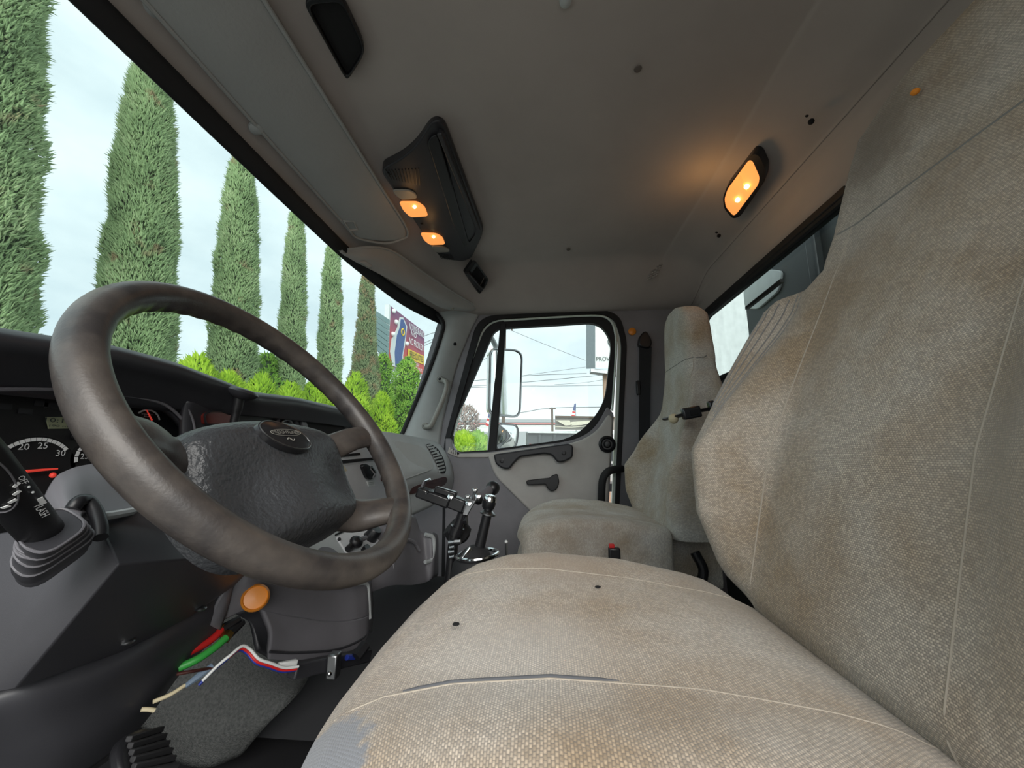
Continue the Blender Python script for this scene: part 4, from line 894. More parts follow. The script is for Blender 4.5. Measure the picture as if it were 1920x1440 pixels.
text('numeral', '25', at(158, 856, y=YF-.003), (1, 0, 0), (0, 0, 1), .0125, M['print'], d2_); text('numeral', '30', at(174, 838, y=YF-.003), (1, 0, 0), (0, 0, 1), .0125, M['print'], d2_)
for u, v in ((173, 850), (178, 854), (181, 851)): make('warning_lamp', G().ball(at(u, v, y=YF-.003), .0022, n=8), M['orangelit'], d2_)
d3, gx, gz, R, a0, a1 = dial('fuel_gauge', [(258, 774), (265, 768), (278, 767), (291, 774), (300, 787)], 1, 6, dash)
N = 9
for k in range(N):
    b0_, b1_ = a0+(a1-a0)*(k+.03)/N, a0+(a1-a0)*(k+.97)/N
    make('scale_mark', G().prism([pol(gx, gz, R-.003, b0_, .001), pol(gx, gz, R, b0_, .001), pol(gx, gz, R, b1_, .001), pol(gx, gz, R-.003, b1_, .001)], (0, -.0006, 0)), M['print'], d3)
text('lettering', 'ULTRA LOW SULFUR', at(276, 777, y=YF-.0012), (1, 0, 0), (0, 0, 1), .0032, M['print'], d3, fit=.022); text('lettering', 'FUEL ONLY', at(276, 781, y=YF-.0012), (1, 0, 0), (0, 0, 1), .0032, M['print'], d3, fit=.013)
make('needle', G().tube([at(275, 769, y=YF-.004), at(285, 788, y=YF-.004)], [.0009, .0016], 6), M['needle'], d3)
make('pump_symbol', G().box(at(268, 788, y=YF-.0015), (.0045, .0006, .0050)), M['print'], d3)
lc = make('clock_display', G().prism(dy([(85, 782), (150, 782), (152, 803), (90, 804)], YF), (0, -.002, 0)), M['lcd'], dash)
text('lettering', '10:113', at(114, 789, y=YF-.0024), (1, 0, 0), (0, 0, 1), .0100, M['dprint'], lc, fit=.042); text('lettering', '190 mi', at(110, 799, y=YF-.0024), (1, 0, 0), (0, 0, 1), .0048, M['dprint'], lc, fit=.026)
make('orange_display', G().prism(dy([(243, 791), (262, 791), (265, 806), (248, 808)], YF), (0, -.002, 0)), M['orangelit'], dash)
make('panel_divider', G().tube(dy([(241, 759), (252, 791)], YF-.001), .0011, 6), M['mid'], dash)
make('reset_button', G().lathe([(.006, 0), (.006, .006), (.004, .008), (.001, .008)], at(141, 818, y=YF), (0, -1, 0), 16), M['black'], dash)
for u, v in ((8, 762), (48, 771), (95, 760), (78, 757), (118, 762)): make('indicator_window', G().box(at(u, v, y=YF), (.016, .001, .008)), M['dark'], cl_)
for k in range(4): make('frame_line', G().tube(dy([(268, 803), (276, 798), (286, 798), (300, 806)] if k == 0 else [(270, 808-k*.3), (270+6*k, 801+k*.6)], YF-.001), .0007, 6), M['print'], d3)

# ================================================================ LOWER DASH AND CONTROLS
kb = thing('knee_panel', 'curved slate grey knee panel with a round orange button', 'panel', (.8, .55, -.4))
K = [[(445, 1078, .64), (480, 1064, .66), (540, 1064, .74), (620, 1082, .84), (670, 1090, .90), (693, 1084, .95), (698, 1084, 1.06)],
     [(437, 1105, .64), (478, 1095, .66), (545, 1095, .74), (622, 1110, .84), (672, 1112, .90), (694, 1105, .95), (699, 1105, 1.06)],
     [(425, 1140, .643), (474, 1126, .665), (548, 1130, .742), (625, 1140, .838), (674, 1138, .897), (695, 1130, .948), (700, 1128, 1.06)],
     [(416, 1164, .645), (472, 1143, .67), (550, 1156, .745), (627, 1166, .836), (675, 1160, .895), (695, 1152, .946), (700, 1150, 1.06)]]
make('panel_shell', G().grid(patch(K, 60, 24)), M['mid'], kb, sol=.010, smooth=60)
K = [[(492, 1140, .69), (550, 1156, .745), (627, 1166, .836), (675, 1160, .895), (695, 1152, .946), (700, 1150, 1.06)], [(508, 1180, .70), (552, 1190, .748), (629, 1196, .834), (676, 1184, .892), (694, 1168, .944), (699, 1166, 1.06)],
     [(505, 1222, .705), (554, 1224, .752), (630, 1218, .832), (677, 1199, .888), (693, 1180, .94), (698, 1178, 1.06)], [(503, 1236, .708), (555, 1238, .756), (630, 1231, .834), (678, 1209, .888), (692, 1188, .94), (697, 1186, 1.06)]]
make('panel_skirt', G().grid(patch(K, 60, 24)), M['mid'], kb, sol=.010, smooth=60)
make('side_facet', G().grid(patch([[(386, 1166, .615), (412, 1120, .62), (446, 1076, .64)], [(400, 1176, .625), (425, 1128, .63), (441, 1092, .641)], [(414, 1182, .64), (428, 1140, .642), (437, 1106, .641)]], 14, 8)), M['mid'], kb, sol=.008, smooth=60)
make('arch_recess', G().grid(patch([[(440, 1150, .70), (470, 1140, .71), (500, 1136, .73)], [(470, 1170, .72), (492, 1165, .735), (512, 1170, .75)], [(488, 1215, .72), (498, 1225, .735), (510, 1236, .75)]], 14, 12)), M['dark'], kb, sol=.008, smooth=60)
q = at(479, 1121, x=.660); nb = unit(V((-.75, -.55, .30)))
make('orange_button', G().lathe([(.021, -.01), (.021, .004), (.018, .008), (.0165, .006), (.001, .0075)], q, nb, 26), M['orange'], kb)
make('top_rail', G().tube(cat([at(590, 1072, x=.80), at(605, 1090, x=.815), at(640, 1100, x=.855), at(672, 1094, x=.892), at(688, 1096, x=.93), at(691, 1120, x=.935), at(693, 1160, x=.935)], 40), .0045, 8), M['grey'], kb)
make('lower_lip', G().tube(cat([at(506, 1222, x=.703), at(554, 1224, x=.75), at(630, 1218, x=.83), at(677, 1199, x=.886), at(692, 1181, x=.938)], 30), .0022, 8), M['dark'], kb)
sd = thing('side_console', 'slate grey console with a moulded pocket between the wheel and the seat', 'console', (1.1, .4, -.35))
K = [[(690, 975, 1.10), (740, 985, 1.12), (775, 965, 1.22), (790, 998, 1.24), (812, 998, 1.26), (820, 1002, 1.40)], [(690, 1020, 1.06), (740, 1020, 1.10), (775, 1012, 1.19), (792, 1012, 1.23), (815, 1010, 1.25), (822, 1012, 1.40)],
     [(690, 1060, 1.02), (740, 1050, 1.08), (775, 1045, 1.17), (795, 1042, 1.22), (816, 1040, 1.24), (822, 1042, 1.40)], [(690, 1095, .99), (735, 1085, 1.06), (775, 1085, 1.16), (798, 1080, 1.21), (815, 1074, 1.24), (822, 1072, 1.40)], [(698, 1110, 1.0), (735, 1098, 1.06), (772, 1097, 1.15), (798, 1092, 1.21), (812, 1084, 1.24), (820, 1080, 1.40)]]
make('console_shell', G().grid(patch(K, 40, 30)), M['mid'], sd, sol=.012, smooth=60)
make('pocket_edge', G().tube(cat([at(797, 1002, x=1.215), at(812, 1008, x=1.235), at(813, 1030, x=1.235), at(808, 1050, x=1.225), at(797, 1054, x=1.20)], 30), .006, 8), M['grey'], sd)
make('pocket_edge', G().tube(cat([at(735, 1075, x=1.07), at(744, 1025, x=1.09), at(760, 1012, x=1.13), at(778, 1018, x=1.17), at(787, 1032, x=1.185)], 30), .005, 8), M['mid'], sd)
# lower centre shelf with the control plate
sh = thing('control_shelf', 'textured grey lower dash shelf with a pale plate of black knobs', 'control panel', at(650, 1020, y=.53))
def sp(u, v, off=0):
    n = unit(V((-.10, -.62, .78))); c = at(640, 1030, y=.50); d = ray(u, v); return d*(((c+n*off)@n)/(d@n))
nS = unit(V((-.10, -.62, .78)))
make('shelf', G().prism([sp(*q) for q in ((500, 1000), (560, 1003), (640, 975), (720, 955), (760, 990), (720, 1050), (650, 1075), (500, 1075))], -nS*.02), M['grey'], sh, bev=.004)
pl = make('control_plate', G().prism(rnd([sp(*q, .004) for q in ((630, 1005), (662, 990), (700, 985), (726, 1012), (722, 1025), (664, 1048), (656, 1046))], .008, 4), -nS*.006), M['lgrey'], sh, bev=.002)
make('plate_gap', G().bar(sp(629, 1003, .005), sp(661, 988, .005), .003, .004, nS), M['void'], sh)
kn = make('lever_knob', G().ball(sp(668, 1016, .022), .017, nS, 14, (1, .8)), M['black'], sh); make('knob_arm', G().tube([sp(668, 1016, .018), sp(652, 1030, .012)], [.010, .008], 8), M['black'], kn); make('knob_arm', G().tube([sp(670, 1015, .024), sp(686, 1008, .024)], [.008, .006], 8), M['mid'], kn)
make('round_knob', G().lathe([(.020, 0), (.018, .006), (.017, .026), (.014, .03), (.001, .03)], sp(694, 1008, .004), nS, 20), M['black'], sh)
make('square_button', G().prism(rnd([sp(*q, .018) for q in ((682, 1022), (690, 1019), (696, 1026), (688, 1033))], .004, 3), -nS*.015), M['black'], sh, bev=.002)
for u, v in ((636, 1011), (661, 1043), (708, 990)): make('screw', G().ball(sp(u, v, .005), .0045, n=8), M['black'], sh)
make('round_pad', G().lathe([(.030, 0), (.030, .004), (.001, .006)], sp(616, 1046, .001), nS, 24), M['mid'], sh)
make('front_rail', G().tube([sp(552, 998, .012), sp(600, 985, .012), sp(640, 968, .012)], .006, 8), M['dark'], sh)
# ram clamp / laptop arm
arm = thing('equipment_arm', 'black steel equipment bracket on a post beside the gear lever', 'bracket', (1.05, .2, -.5))
XA = 1.06
ah = lambda u, v, x=XA: at(u, v, x=x)
make('tray_channel', G().bar(ah(785, 921), ah(845, 943), .045, .028), M['blacksteel'], arm, bev=.005)
make('tray_cover', G().bar(ah(816, 917), ah(856, 929), .022, .018), M['blacksteel'], arm, bev=.004)
make('latch_plate', G().prism([ah(783, 924), ah(788, 924), ah(797, 902), ah(793, 901)], (.02, 0, 0)), M['mid'], arm, bev=.002)
make('latch_pin', G().tube([ah(797, 902), ah(807, 898)], .003, 6), M['chrome'], arm)
make('spring', G().tube(cat([ah(793, 920, XA-.02), ah(798, 922, XA-.02), ah(800, 927, XA-.02), ah(806, 921, XA-.02)], 12), .003, 6), M['chrome'], arm)
make('slide_block', G().bar(ah(842, 938), ah(872, 950), .035, .034), M['blacksteel'], arm, bev=.004)
make('pivot_plate', G().prism([ah(866, 968), ah(872, 940), ah(892, 925), ah(896, 934), ah(880, 960), ah(874, 972)], (.012, 0, 0)), M['steel'], arm, bev=.002)
for u, v in ((845, 932), (879, 944), (897, 930)): make('bolt', G().lathe([(.008, 0), (.008, .006), (.001, .007)], ah(u, v, XA-.02), (-1, 0, .4), 6), M['chrome'], arm)
for u, v, w_ in ((891, 919, .014), (877, 932, .013), (866, 940, .013)): make('clamp_screw', G().box(ah(u, v, XA-.01), (w_, w_, .010)), M['chrome'], arm, bev=.003)
make('screw_shank', G().tube([ah(891, 920), ah(887, 938)], .005, 8), M['steel'], arm)
make('post', G().tube(cat([ah(868, 962), ah(860, 985), ah(851, 1010), ah(846, 1060), ah(840, 1110)], 24), .014, 10), M['blacksteel'], arm)
make('post_collar', G().tube([ah(858, 988), ah(853, 1002)], .020, 10), M['blacksteel'], arm)
make('thumb_screw', G().tube([ah(868, 976), ah(876, 975)], [.010, .013], 8), M['black'], arm); make('cross_bolt', G().tube([ah(850, 1016, XA-.01), ah(864, 1015, XA-.01)], .007, 8), M['steel'], arm)
for k in range(4): make('coil', G().tube([ah(841+2*(k%2), 1018+9*k, XA-.02), ah(852, 1016+9*k, XA-.02)], .005, 8), M['steel'], arm)
make('base_knuckle', G().lathe([(.03, 0), (.036, .02), (.03, .05), (.012, .06)], ah(846, 984, 1.12), (.2, -.6, -.6), 18), M['rubber'], arm)
# ball-ended lever on the arm
bl_ = thing('ball_lever', 'short dark lever ending in a black ball against the far door', 'lever', at(905, 930, x=1.2))
make('lever_bar', G().tube([at(896, 936, x=1.14), at(923, 914, x=1.20)], .014, 10), M['mid'], bl_)
make('ball_knob', G().ball(at(924, 915, x=1.20), .0215, n=18), M['black'], bl_); make('ball_joint', G().ball(at(897, 937, x=1.14), .014, n=14), M['black'], bl_)
# gear lever
gl = thing('gear_lever', 'black gear lever with a chrome-topped knob and chrome boot ring', 'gear lever', (.95, .17, -.62))
XG = .95
k0, k1 = at(897, 1036, x=XG), at(915, 958, x=XG); gx_ = unit(k1-k0)
make('shaft', G().tube([k0-gx_*.33, k0, k1], [.016, .0125, .0115], 12), M['black'], gl)
make('knob', G().lathe([(.010, -.012), (.015, -.006), (.0165, .004), (.0165, .014), (.014, .021)], at(916, 947, x=XG), gx_, 22), M['black'], gl)
make('knob_cap', G().lathe([(.0168, .010), (.0165, .016), (.012, .024), (.001, .026)], at(916, 947, x=XG), gx_, 22), M['chrome'], gl)
make('collar', G().lathe([(.010, -.004), (.019, -.002), (.019, .001), (.009, .008)], at(915, 963, x=XG), gx_, 22), M['steel'], gl)
make('boot', G().lathe([(.055, -.05), (.052, -.02), (.04, .0), (.022, .018), (.014, .022)], at(893, 1042, x=XG), (.05, -.1, 1), 24), M['rubber'], gl)
c = at(895, 1040, x=XG)
make('boot_ring', G().tube([c+.048*math.cos(q)*V((1, 0, 0))+.048*math.sin(q)*V((0, 1, -.1)) for q in aa[:-1]], .0045, 8, closed=True), M['chrome'], gl)
make('boot_clamp', G().bar(at(864, 1052, x=.92), at(883, 1026, x=.93), .012, .010), M['chrome'], gl, bev=.002)
o = thing('small_lever', 'thin steel rod with a pale tip beside the passenger cushion', 'lever', at(949, 1030, x=1.05))
make('rod', G().tube([at(950, 1045, x=1.05), at(949, 1018, x=1.05)], .0035, 8), M['steel'], o); make('tip', G().ball(at(949, 1016, x=1.05), .0045, n=10), M['white'], o)

# ================================================================ BELOW THE DASH
def hose(name, P, r, m, label, cat_, n=30, group=None):
    return tag(make(name, G().tube(cat(P, n), r, 10), M[m]), label, cat_, group or ('wires and hoses under the column'))
def z_(u, v, y): return at(u, v, y=y)
hose('air_hose', [at(356, 1222, x=.60), at(385, 1207, x=.62), at(405, 1192, x=.635), at(415, 1180, x=.645)], .0058, 'red', 'short thick red air hose under the column', 'hose')
hose('air_hose', [at(335, 1252, x=.585), at(370, 1236, x=.60), at(400, 1216, x=.62), at(424, 1196, x=.64)], .0058, 'green', 'short thick green air hose under the column', 'hose')
ft = thing('hose_fitting', 'brass hose fitting with black ends under the knee panel', 'fitting', at(425, 1180, x=.65))
for a_, b_ in (((408, 1190), (418, 1176)), ((420, 1200), (430, 1186))):
    make('nut', G().tube([at(*a_, x=.640), at(*b_, x=.650)], .0085, 6), M['brass'], ft)
make('black_end', G().tube([at(417, 1180, x=.648), at(450, 1160, x=.67)], [.009, .006], 8), M['black'], ft); make('black_end', G().tube([at(428, 1188, x=.65), at(455, 1166, x=.675)], [.009, .006], 8), M['black'], ft)
lo = [at(375, 1282, x=.575), at(405, 1252, x=.59), at(428, 1233, x=.60), at(450, 1216, x=.615), at(465, 1222, x=.625), at(482, 1240, x=.63), at(505, 1248, x=.645), at(530, 1256, x=.665), at(556, 1254, x=.685)]
off = lambda k: [p+V((.0, -.003*k, .0035*k)) for p in lo]
hose('wire', off(1), .0022, 'white', 'thin white wire looping over the carpet', 'wire', 60)
hose('wire', off(-.6), .0022, 'blue', 'thin blue wire running beneath the white wire', 'wire', 60)
hose('wire', off(0)[2:]+[at(540, 1252, x=.675)], .0022, 'red', 'thin red wire running to the pale connector', 'wire', 50)
hose('wire', [at(331, 1264, x=.55), at(365, 1258, x=.565), at(400, 1252, x=.588)], .0022, 'wood', 'dark red wire stub left of the tape joint', 'wire')
hose('wire', [at(287, 1316, x=.53), at(320, 1302, x=.545), at(347, 1285, x=.56)], .0026, 'cream', 'cream wire running down to the left', 'wire')
hose('wire', [at(265, 1330, x=.52), at(278, 1330, x=.525), at(290, 1332, x=.53)], .0026, 'cream', 'short cream wire end lowest on the left', 'wire')
tag(make('wire_tape', G().tube([at(347, 1287, x=.56), at(372, 1268, x=.573), at(398, 1248, x=.588)], [.003, .005, .004], 8), M['tape']), 'blue-grey tape wrapped around the wire joint', 'tape')
tag(make('wire_connector', G().bar(at(521, 1249, x=.66), at(556, 1242, x=.69), .009, .010), M['white'], bev=.002), 'white plug connector at the end of the wires', 'connector')
br_ = thing('adjuster_bar', 'dark steel adjuster bar with a clip under the knee panel', 'bracket', at(620, 1245, x=.75))
make('bar', G().bar(at(548, 1258, x=.70), at(690, 1228, x=.88), .02, .024), M['dark'], br_, bev=.003)
make('clip', G().box(at(626, 1247, x=.765), (.020, .02, .042)), M['steel'], br_, bev=.003)
make('clip_rivet', G().ball(at(618, 1263, x=.74), .0045, n=8), M['chrome'], br_); make('blue_wire_end', G().tube([at(650, 1233, x=.80), at(664, 1232, x=.82)], .005, 8), M['blue'], br_); make('connector', G().tube([at(668, 1232, x=.80), at(686, 1208, x=.82)], .011, 6), M['black'], br_)
pd = thing('accelerator_pedal', 'black ribbed accelerator pedal on the carpet', 'pedal', at(280, 1400, x=.47))
q = [at(222, 1392, x=.46), at(268, 1362, x=.50), at(306, 1366, x=.53), at(345, 1450, x=.50), at(230, 1470, x=.44)]
make('pedal_pad', G().prism(rnd(q, .02, 5), (0, .015, -.006)), M['black'], pd, bev=.004)
for k in range(6):
    a_, b_ = V(q[0])*(1-k/6)+V(q[4])*k/6, V(q[2])*(1-k/6)+V(q[3])*k/6
    make('pedal_rib', G().bar(a_*.85+b_*.15+V((0, -.003, .001)), a_*.1+b_*.9+V((0, -.003, .001)), .007, .006), M['rubber'], pd, bev=.001)

# ================================================================ OUTSIDE
GZ = -2.15
struct('ground', G().box((30, 20, GZ-.05), (240, 240, .1)), M['ground'], 'pale asphalt lot around the truck', 'ground')
def tree(name, label, base, top, prof, n, m, L=(.07, .15), Wd=(.012, .022), up=1.1, core=.80, lump=.10, group=None, trunk=True, seed=0):
    "base/top: axis ends; prof: (height fraction, radius); a dense coat of leaf sprigs on a dark core"
    base, top = V(base), V(top); t = thing(name, label, 'tree' if 'tree' in label or 'cypress' in label else 'shrub', base, group)
    hs, rs = zip(*prof); H = np.linalg.norm(top-base)
    h = rng.random(n*3); R = np.interp(h, hs, rs); h = h[rng.random(n*3)*max(rs) < R][:n]; k = len(h)
    a = rng.random(k)*2*PI; R = np.interp(h, hs, rs)
    ph = rng.random(6)*6.28
    lm = 1+lump*(np.sin(3*a+9*h*H/3+ph[0])*.5+np.sin(5*a-14*h*H/3+ph[1])*.5+np.sin(2*a+23*h*H/3+ph[2])*.4)
    r = R*lm*(.80+.22*rng.random(k)); rad = np.stack([np.cos(a), np.sin(a), 0*a], 1)
    P = base+np.outer(h, top-base)+rad*r[:, None]
    Dr = rad*(.55+.5*rng.random((k, 1)))+np.array([0, 0, 1])*up*(.5+.7*rng.random((k, 1)))+rng.normal(size=(k, 3))*.28
    g = G().spikes(P, Dr, rng.uniform(*L, k), rng.uniform(*Wd, k))
    o = make('crown', g, m, t, smooth=0)
    hh = np.linspace(0, 1, 24); a2 = np.linspace(0, 2*PI, 18, endpoint=False)
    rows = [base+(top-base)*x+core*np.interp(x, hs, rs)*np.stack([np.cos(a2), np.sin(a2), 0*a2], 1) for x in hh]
    make('shade_core', G().grid(rows, cu=True, caps=True), M['leafcore'], t)  # solid core, its dark colour stands in for shade between the sprigs
    if trunk: make('trunk', G().tube([base+V((0, 0, -.6)), base+(top-base)*.2], [.16, .12], 8), M['bark'], t)
    return t
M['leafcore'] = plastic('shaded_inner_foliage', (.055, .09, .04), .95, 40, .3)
# row of six tall cypresses, parallel to the truck's side axis
YC = 8.0
def cyp(ub, ut, vt, hw, n, lab, m='cyp', taper=None, vb=845, YC=YC, seed=0):
    b = at(ub, vb, y=YC); t = at(ut, vt, y=YC); b2 = b+(b-t)*((b[2]-GZ-.3)/(t[2]-b[2])); H = np.linalg.norm(t-b2)
    f = 1-(t[2]-b[2])/(t[2]-b2[2]); pr = [(0, hw*.75), (f, hw*.98)]+[(f+(1-f)*q, hw*k) for q, k in (taper or [(.25, 1.0), (.5, .93), (.75, .75), (.9, .50), (.97, .25), (1, .04)])]
    return tree('cypress_tree', lab, b2, t, pr, n, M[m], group='row of cypresses beyond the windscreen')
T0 = [(.2, 1.0), (.4, .97), (.55, .90), (.7, .80), (.83, .66), (.93, .46), (.98, .25), (1, .05)]
cyp(-66, -32, -420, .60, 52000, 'nearest tall cypress, cut by the left edge of the windscreen', taper=[(.25, 1.0), (.5, 1.02), (.7, 1.0), (.9, .7), (1, .04)])
cyp(248, 284, 100, .55, 46000, 'second cypress from the left, rising behind the wheel rim', taper=T0)
cyp(430, 455, 278, .50, 30000, 'third cypress from the left, seen through the top of the wheel', taper=T0)
cyp(540, 557, 382, .375, 21000, 'fourth cypress from the left, slim and straight', taper=T0)
cyp(613, 625, 438, .41, 20000, 'fifth cypress from the left, just under the far sun visor', taper=T0)
cyp(680, 690, 492, .60, 22000, 'rightmost cypress, browning and patchy beside the billboard', 'cypb', taper=[(.2, 1.15), (.35, 1.1), (.5, .80), (.7, .60), (.9, .45), (1, .08)])
# lime-green arborvitae hedge, bush by bush
HB = [(372, 668, .62, 6.6), (430, 700, .50, 6.5), (492, 706, .52, 6.4), (545, 720, .50, 6.3), (590, 712, .50, 6.3), (632, 716, .45, 6.3), (668, 700, .60, 6.2), (716, 735, .58, 6.1)]
LB = ['leftmost lime hedge bush, rising just above the instrument hood', 'lime hedge bush behind the flat-headed lever', 'lime hedge bush right of the flat-headed lever', 'lime hedge bush above the round air vent', 'lime hedge bush above the dash slot',
      'lime hedge bush seen at the right side of the wheel opening', 'tall lime hedge bush below the browning cypress', 'rightmost lime hedge bush by the far pillar']
for (u, v, r, y), lab in zip(HB, LB):
    t = at(u, v, y=y); b = V((t[0], t[1], GZ))
    for _ in (0,):
        tree('hedge_bush', lab, b, t, [(0, r*.9), (.35, r*1.1), (.6, r), (.8, r*.72), (.93, r*.40), (1, .04)], 11000, M['arb'], L=(.09, .17), Wd=(.022, .04), up=1.5, core=.70, lump=.30, group='lime green hedge bushes under the cypresses', trunk=False)
t = at(765, 668, y=8.6); tree('leafy_shrub', 'mid green leafy tree in front of the billboard', V((t[0], t[1], GZ)), t, [(0, .5), (.4, .95), (.65, 1.0), (.8, .8), (.93, .45), (1, .05)], 10000, M['bush'], L=(.10, .2), Wd=(.03, .06), up=.7, core=.7, lump=.3)
t = at(502, 662, y=8.6); tree('leafy_shrub', 'yellowish green shrub between the third and fourth cypress', V((t[0], t[1], GZ)), t, [(0, .5), (.5, .8), (.8, .6), (.95, .3), (1, .05)], 7000, M['bush'], L=(.1, .18), Wd=(.025, .045), up=.8, lump=.2)
t = at(720, 662, y=8.9); tree('leafy_shrub', 'loose green tree right behind the browning cypress', V((t[0], t[1], GZ)), t, [(0, .4), (.5, .6), (.8, .5), (.95, .3), (1, .05)], 5000, M['bush'], L=(.1, .2), Wd=(.03, .05), up=.7, lump=.3)

# billboard
bb = thing('billboard', 'red and purple billboard with a yellow banner beyond the trees', 'billboard', at(765, 700, x=36))
TL, TR, BR, BL = at(733, 574, x=31), at(796, 623, x=40), at(795, 702, x=40), at(727, 684, x=31)
def bp(s, t, o=0): 
    a = TL+(TR-TL)*s; b = BL+(BR-BL)*s; p = a+(b-a)*t
    n = unit(np.cross(TR-TL, BL-TL)); n = n if n@TL < 0 else -n; return p+n*o
mb = plastic('billboard_print', (.55, .10, .10), .6, 20, 0); 
t_ = mb.node_tree; bs_ = t_.nodes['Principled BSDF']; tcn = t_.nodes.new('ShaderNodeTexCoord'); sx_ = t_.nodes.new('ShaderNodeSeparateXYZ'); t_.links.new(tcn.outputs['Generated'], sx_.inputs[0])
cr_ = t_.nodes.new('ShaderNodeValToRGB'); cr_.color_ramp.elements[0].color = (.62, .09, .07, 1); cr_.color_ramp.elements[1].color = (.22, .08, .17, 1); cr_.color_ramp.elements[0].position = .25; cr_.color_ramp.elements[1].position = .85
t_.links.new(sx_.outputs['Z'], cr_.inputs[0]); t_.links.new(cr_.outputs[0], bs_.inputs['Base Color'])
nB = bp(.5, .5, 1)-bp(.5, .5)
make('board', G().prism([bp(0, 0), bp(1, 0), bp(1, 1), bp(0, 1)], -nB*.4), mb, bb)
make('white_edge', G().prism([bp(-.035, -.01), bp(0, 0), bp(0, 1), bp(-.035, 1.03)], -nB*.4), M['white'], bb)
make('figure_outline', G().prism([bp(s, t, .05) for s, t in ((.05, .55), (.16, .32), (.22, .08), (.30, .04), (.42, .16), (.40, .34), (.38, .55), (.34, .75), (.36, 1), (.10, 1), (.03, .78))], -nB*.05), M['white'], bb)
make('blue_figure', G().prism([bp(s, t, .09) for s, t in ((.16, .45), (.22, .28), (.24, .11), (.30, .08), (.38, .18), (.37, .36), (.34, .56), (.31, .76), (.32, .98), (.16, .98), (.13, .76))], -nB*.05), plastic('billboard_blue', (.06, .11, .30), .6, 20, 0), bb)
make('yellow_ring', G().tube([bp(.29+.035*math.cos(q), .33+.06*math.sin(q), .12) for q in aa[:-1]], .07, 6, closed=True), plastic('billboard_yellow', (.85, .58, .06), .6, 20, 0), bb)
eb1 = bp(1, .5)-bp(0, .5); eb2 = bp(.5, 0)-bp(.5, 1)
make('yellow_banner', G().prism([bp(s, t, .06) for s, t in ((.47, .58), (.97, .58), (.97, .78), (.47, .78))], -nB*.04), bpy.data.materials['billboard_yellow'], bb)
for s_, (u, v), sz, ft_ in (('NO INSURANCE?', (.72, .12), 1.0, 4.6), ('NO', (.60, .245), .8, 1.5), ('NO PROBLEM', (.70, .42), 1.0, 4.0), ('FREE QUOTES', (.72, .68), .9, 3.8), ('CALL TODAY', (.66, .84), .6, 2.6), ('OPEN 7 DAYS', (.70, .93), .5, 3.6)):
    text('lettering', s_, bp(u, v, .12), eb1, eb2, sz, M['dprint'] if 'QUOTES' in s_ else M['print'], bb, fit=ft_)
for s, t in ((.05, .06), (.12, .22), (.06, .46), (.42, .50), (.41, .86)): make('white_dot', G().ball(bp(s, t, .08), .22, n=8), M['print'], bb)
for s in (.15, .85): make('post', G().tube([bp(s, .95, -.6), V((bp(s, 1)[0], bp(s, 1, -.6)[1], GZ))], .25, 8), M['steel'], bb)
make('catwalk', G().bar(bp(-.02, 1.06, .3), bp(1.02, 1.06, .3), 1.0, .12), M['steel'], bb)
lv2 = thing('louvred_panel', 'grey-green louvred back of a second billboard left of the red one', 'panel', at(712, 640, x=28))
ml = plastic('grey_green_sheet', (.20, .30, .30), .6, 10, 0)
A, B = (704, 582), (731, 600); C0, D0 = (704, 655), (729, 676)
for k in range(7):
    s0, s1 = k/7, (k+.9)/7
    q = [at(A[0]+(C0[0]-A[0])*s, A[1]+(C0[1]-A[1])*s, x=27) for s in (s0, s1)]; r = [at(B[0]+(D0[0]-B[0])*s, B[1]+(D0[1]-B[1])*s, x=29.5) for s in (s0, s1)]
    make('slat', G().prism([q[0], r[0], r[1], q[1]], (-.1, .2, .10)), ml, lv2)
make('post', G().tube([at(716, 640, x=30)+V((0, .6, 0)), V((30, at(716, 640, x=30)[1]+.6, GZ))], .25, 8), M['steel'], lv2)

# mirrors on the passenger door
mr = thing('door_mirror', 'tall chrome door mirror on its arm outside the passenger window', 'mirror', at(955, 720, x=2.3))
XM = 2.32
def mq(P, x=XM): return [at(u, v, x=x) for u, v in P]
head = [(918, 653), (968, 655), (980, 664), (976, 776), (968, 783), (916, 778)]
def onpl(P, c, n, off=0): return V([ray(u, v)*(((V(c)+V(n)*off)@n)/(ray(u, v)@n)) for u, v in P])
nM = unit((-.665, -.745, .03)); cM = at(948, 720, x=XM)
hb_ = rnd(onpl(head, cM, nM), .045, 6); make('housing', G().grid([hb_, hb_*.97+hb_.mean(0)*.03-nM*.03, hb_*.7+hb_.mean(0)*.3-nM*.07], cu=True, caps=True), M['chrome'], mr)
make('mirror_glass', G().prism(rnd(onpl([(921, 657), (966, 659), (976, 667), (972, 773), (965, 779), (919, 774)], cM, nM, .004), .04, 6), nM*.003), M['mirror'], mr)
make('mirror_rim', G().tube(rnd(onpl([(919, 654), (968, 656), (979, 665), (975, 775), (967, 782), (917, 777)], cM, nM, .005), .042, 6), .006, 6, closed=True), M['steel'], mr)
make('arm', G().tube(cat([at(900, 606, x=2.12), at(914, 624, x=2.2), at(926, 642, x=2.28), at(930, 660, x=2.30), at(928, 720, x=2.30), at(922, 790, x=2.30), at(918, 850, x=2.2)], 40), .016, 10), M['pillar'], mr)
make('arm_clamp', G().lathe([(.02, -.02), (.026, 0), (.02, .02)], at(923, 719, x=2.28), (0, -.2, 1), 12), M['steel'], mr)
cm = thing('convex_mirror', 'small square convex mirror below the tall door mirror', 'mirror', at(950, 815, x=2.3))
h2 = [(935, 792), (968, 795), (974, 806), (970, 836), (960, 842), (930, 843), (928, 815)]
nC = unit((-.70, -.71, .05)); cC = at(950, 818, x=2.30)
hc = rnd(onpl(h2, cC, nC), .03, 6); make('housing', G().grid([hc, hc*.95+hc.mean(0)*.05-nC*.03, hc*.6+hc.mean(0)*.4-nC*.06], cu=True, caps=True), M['black'], cm)
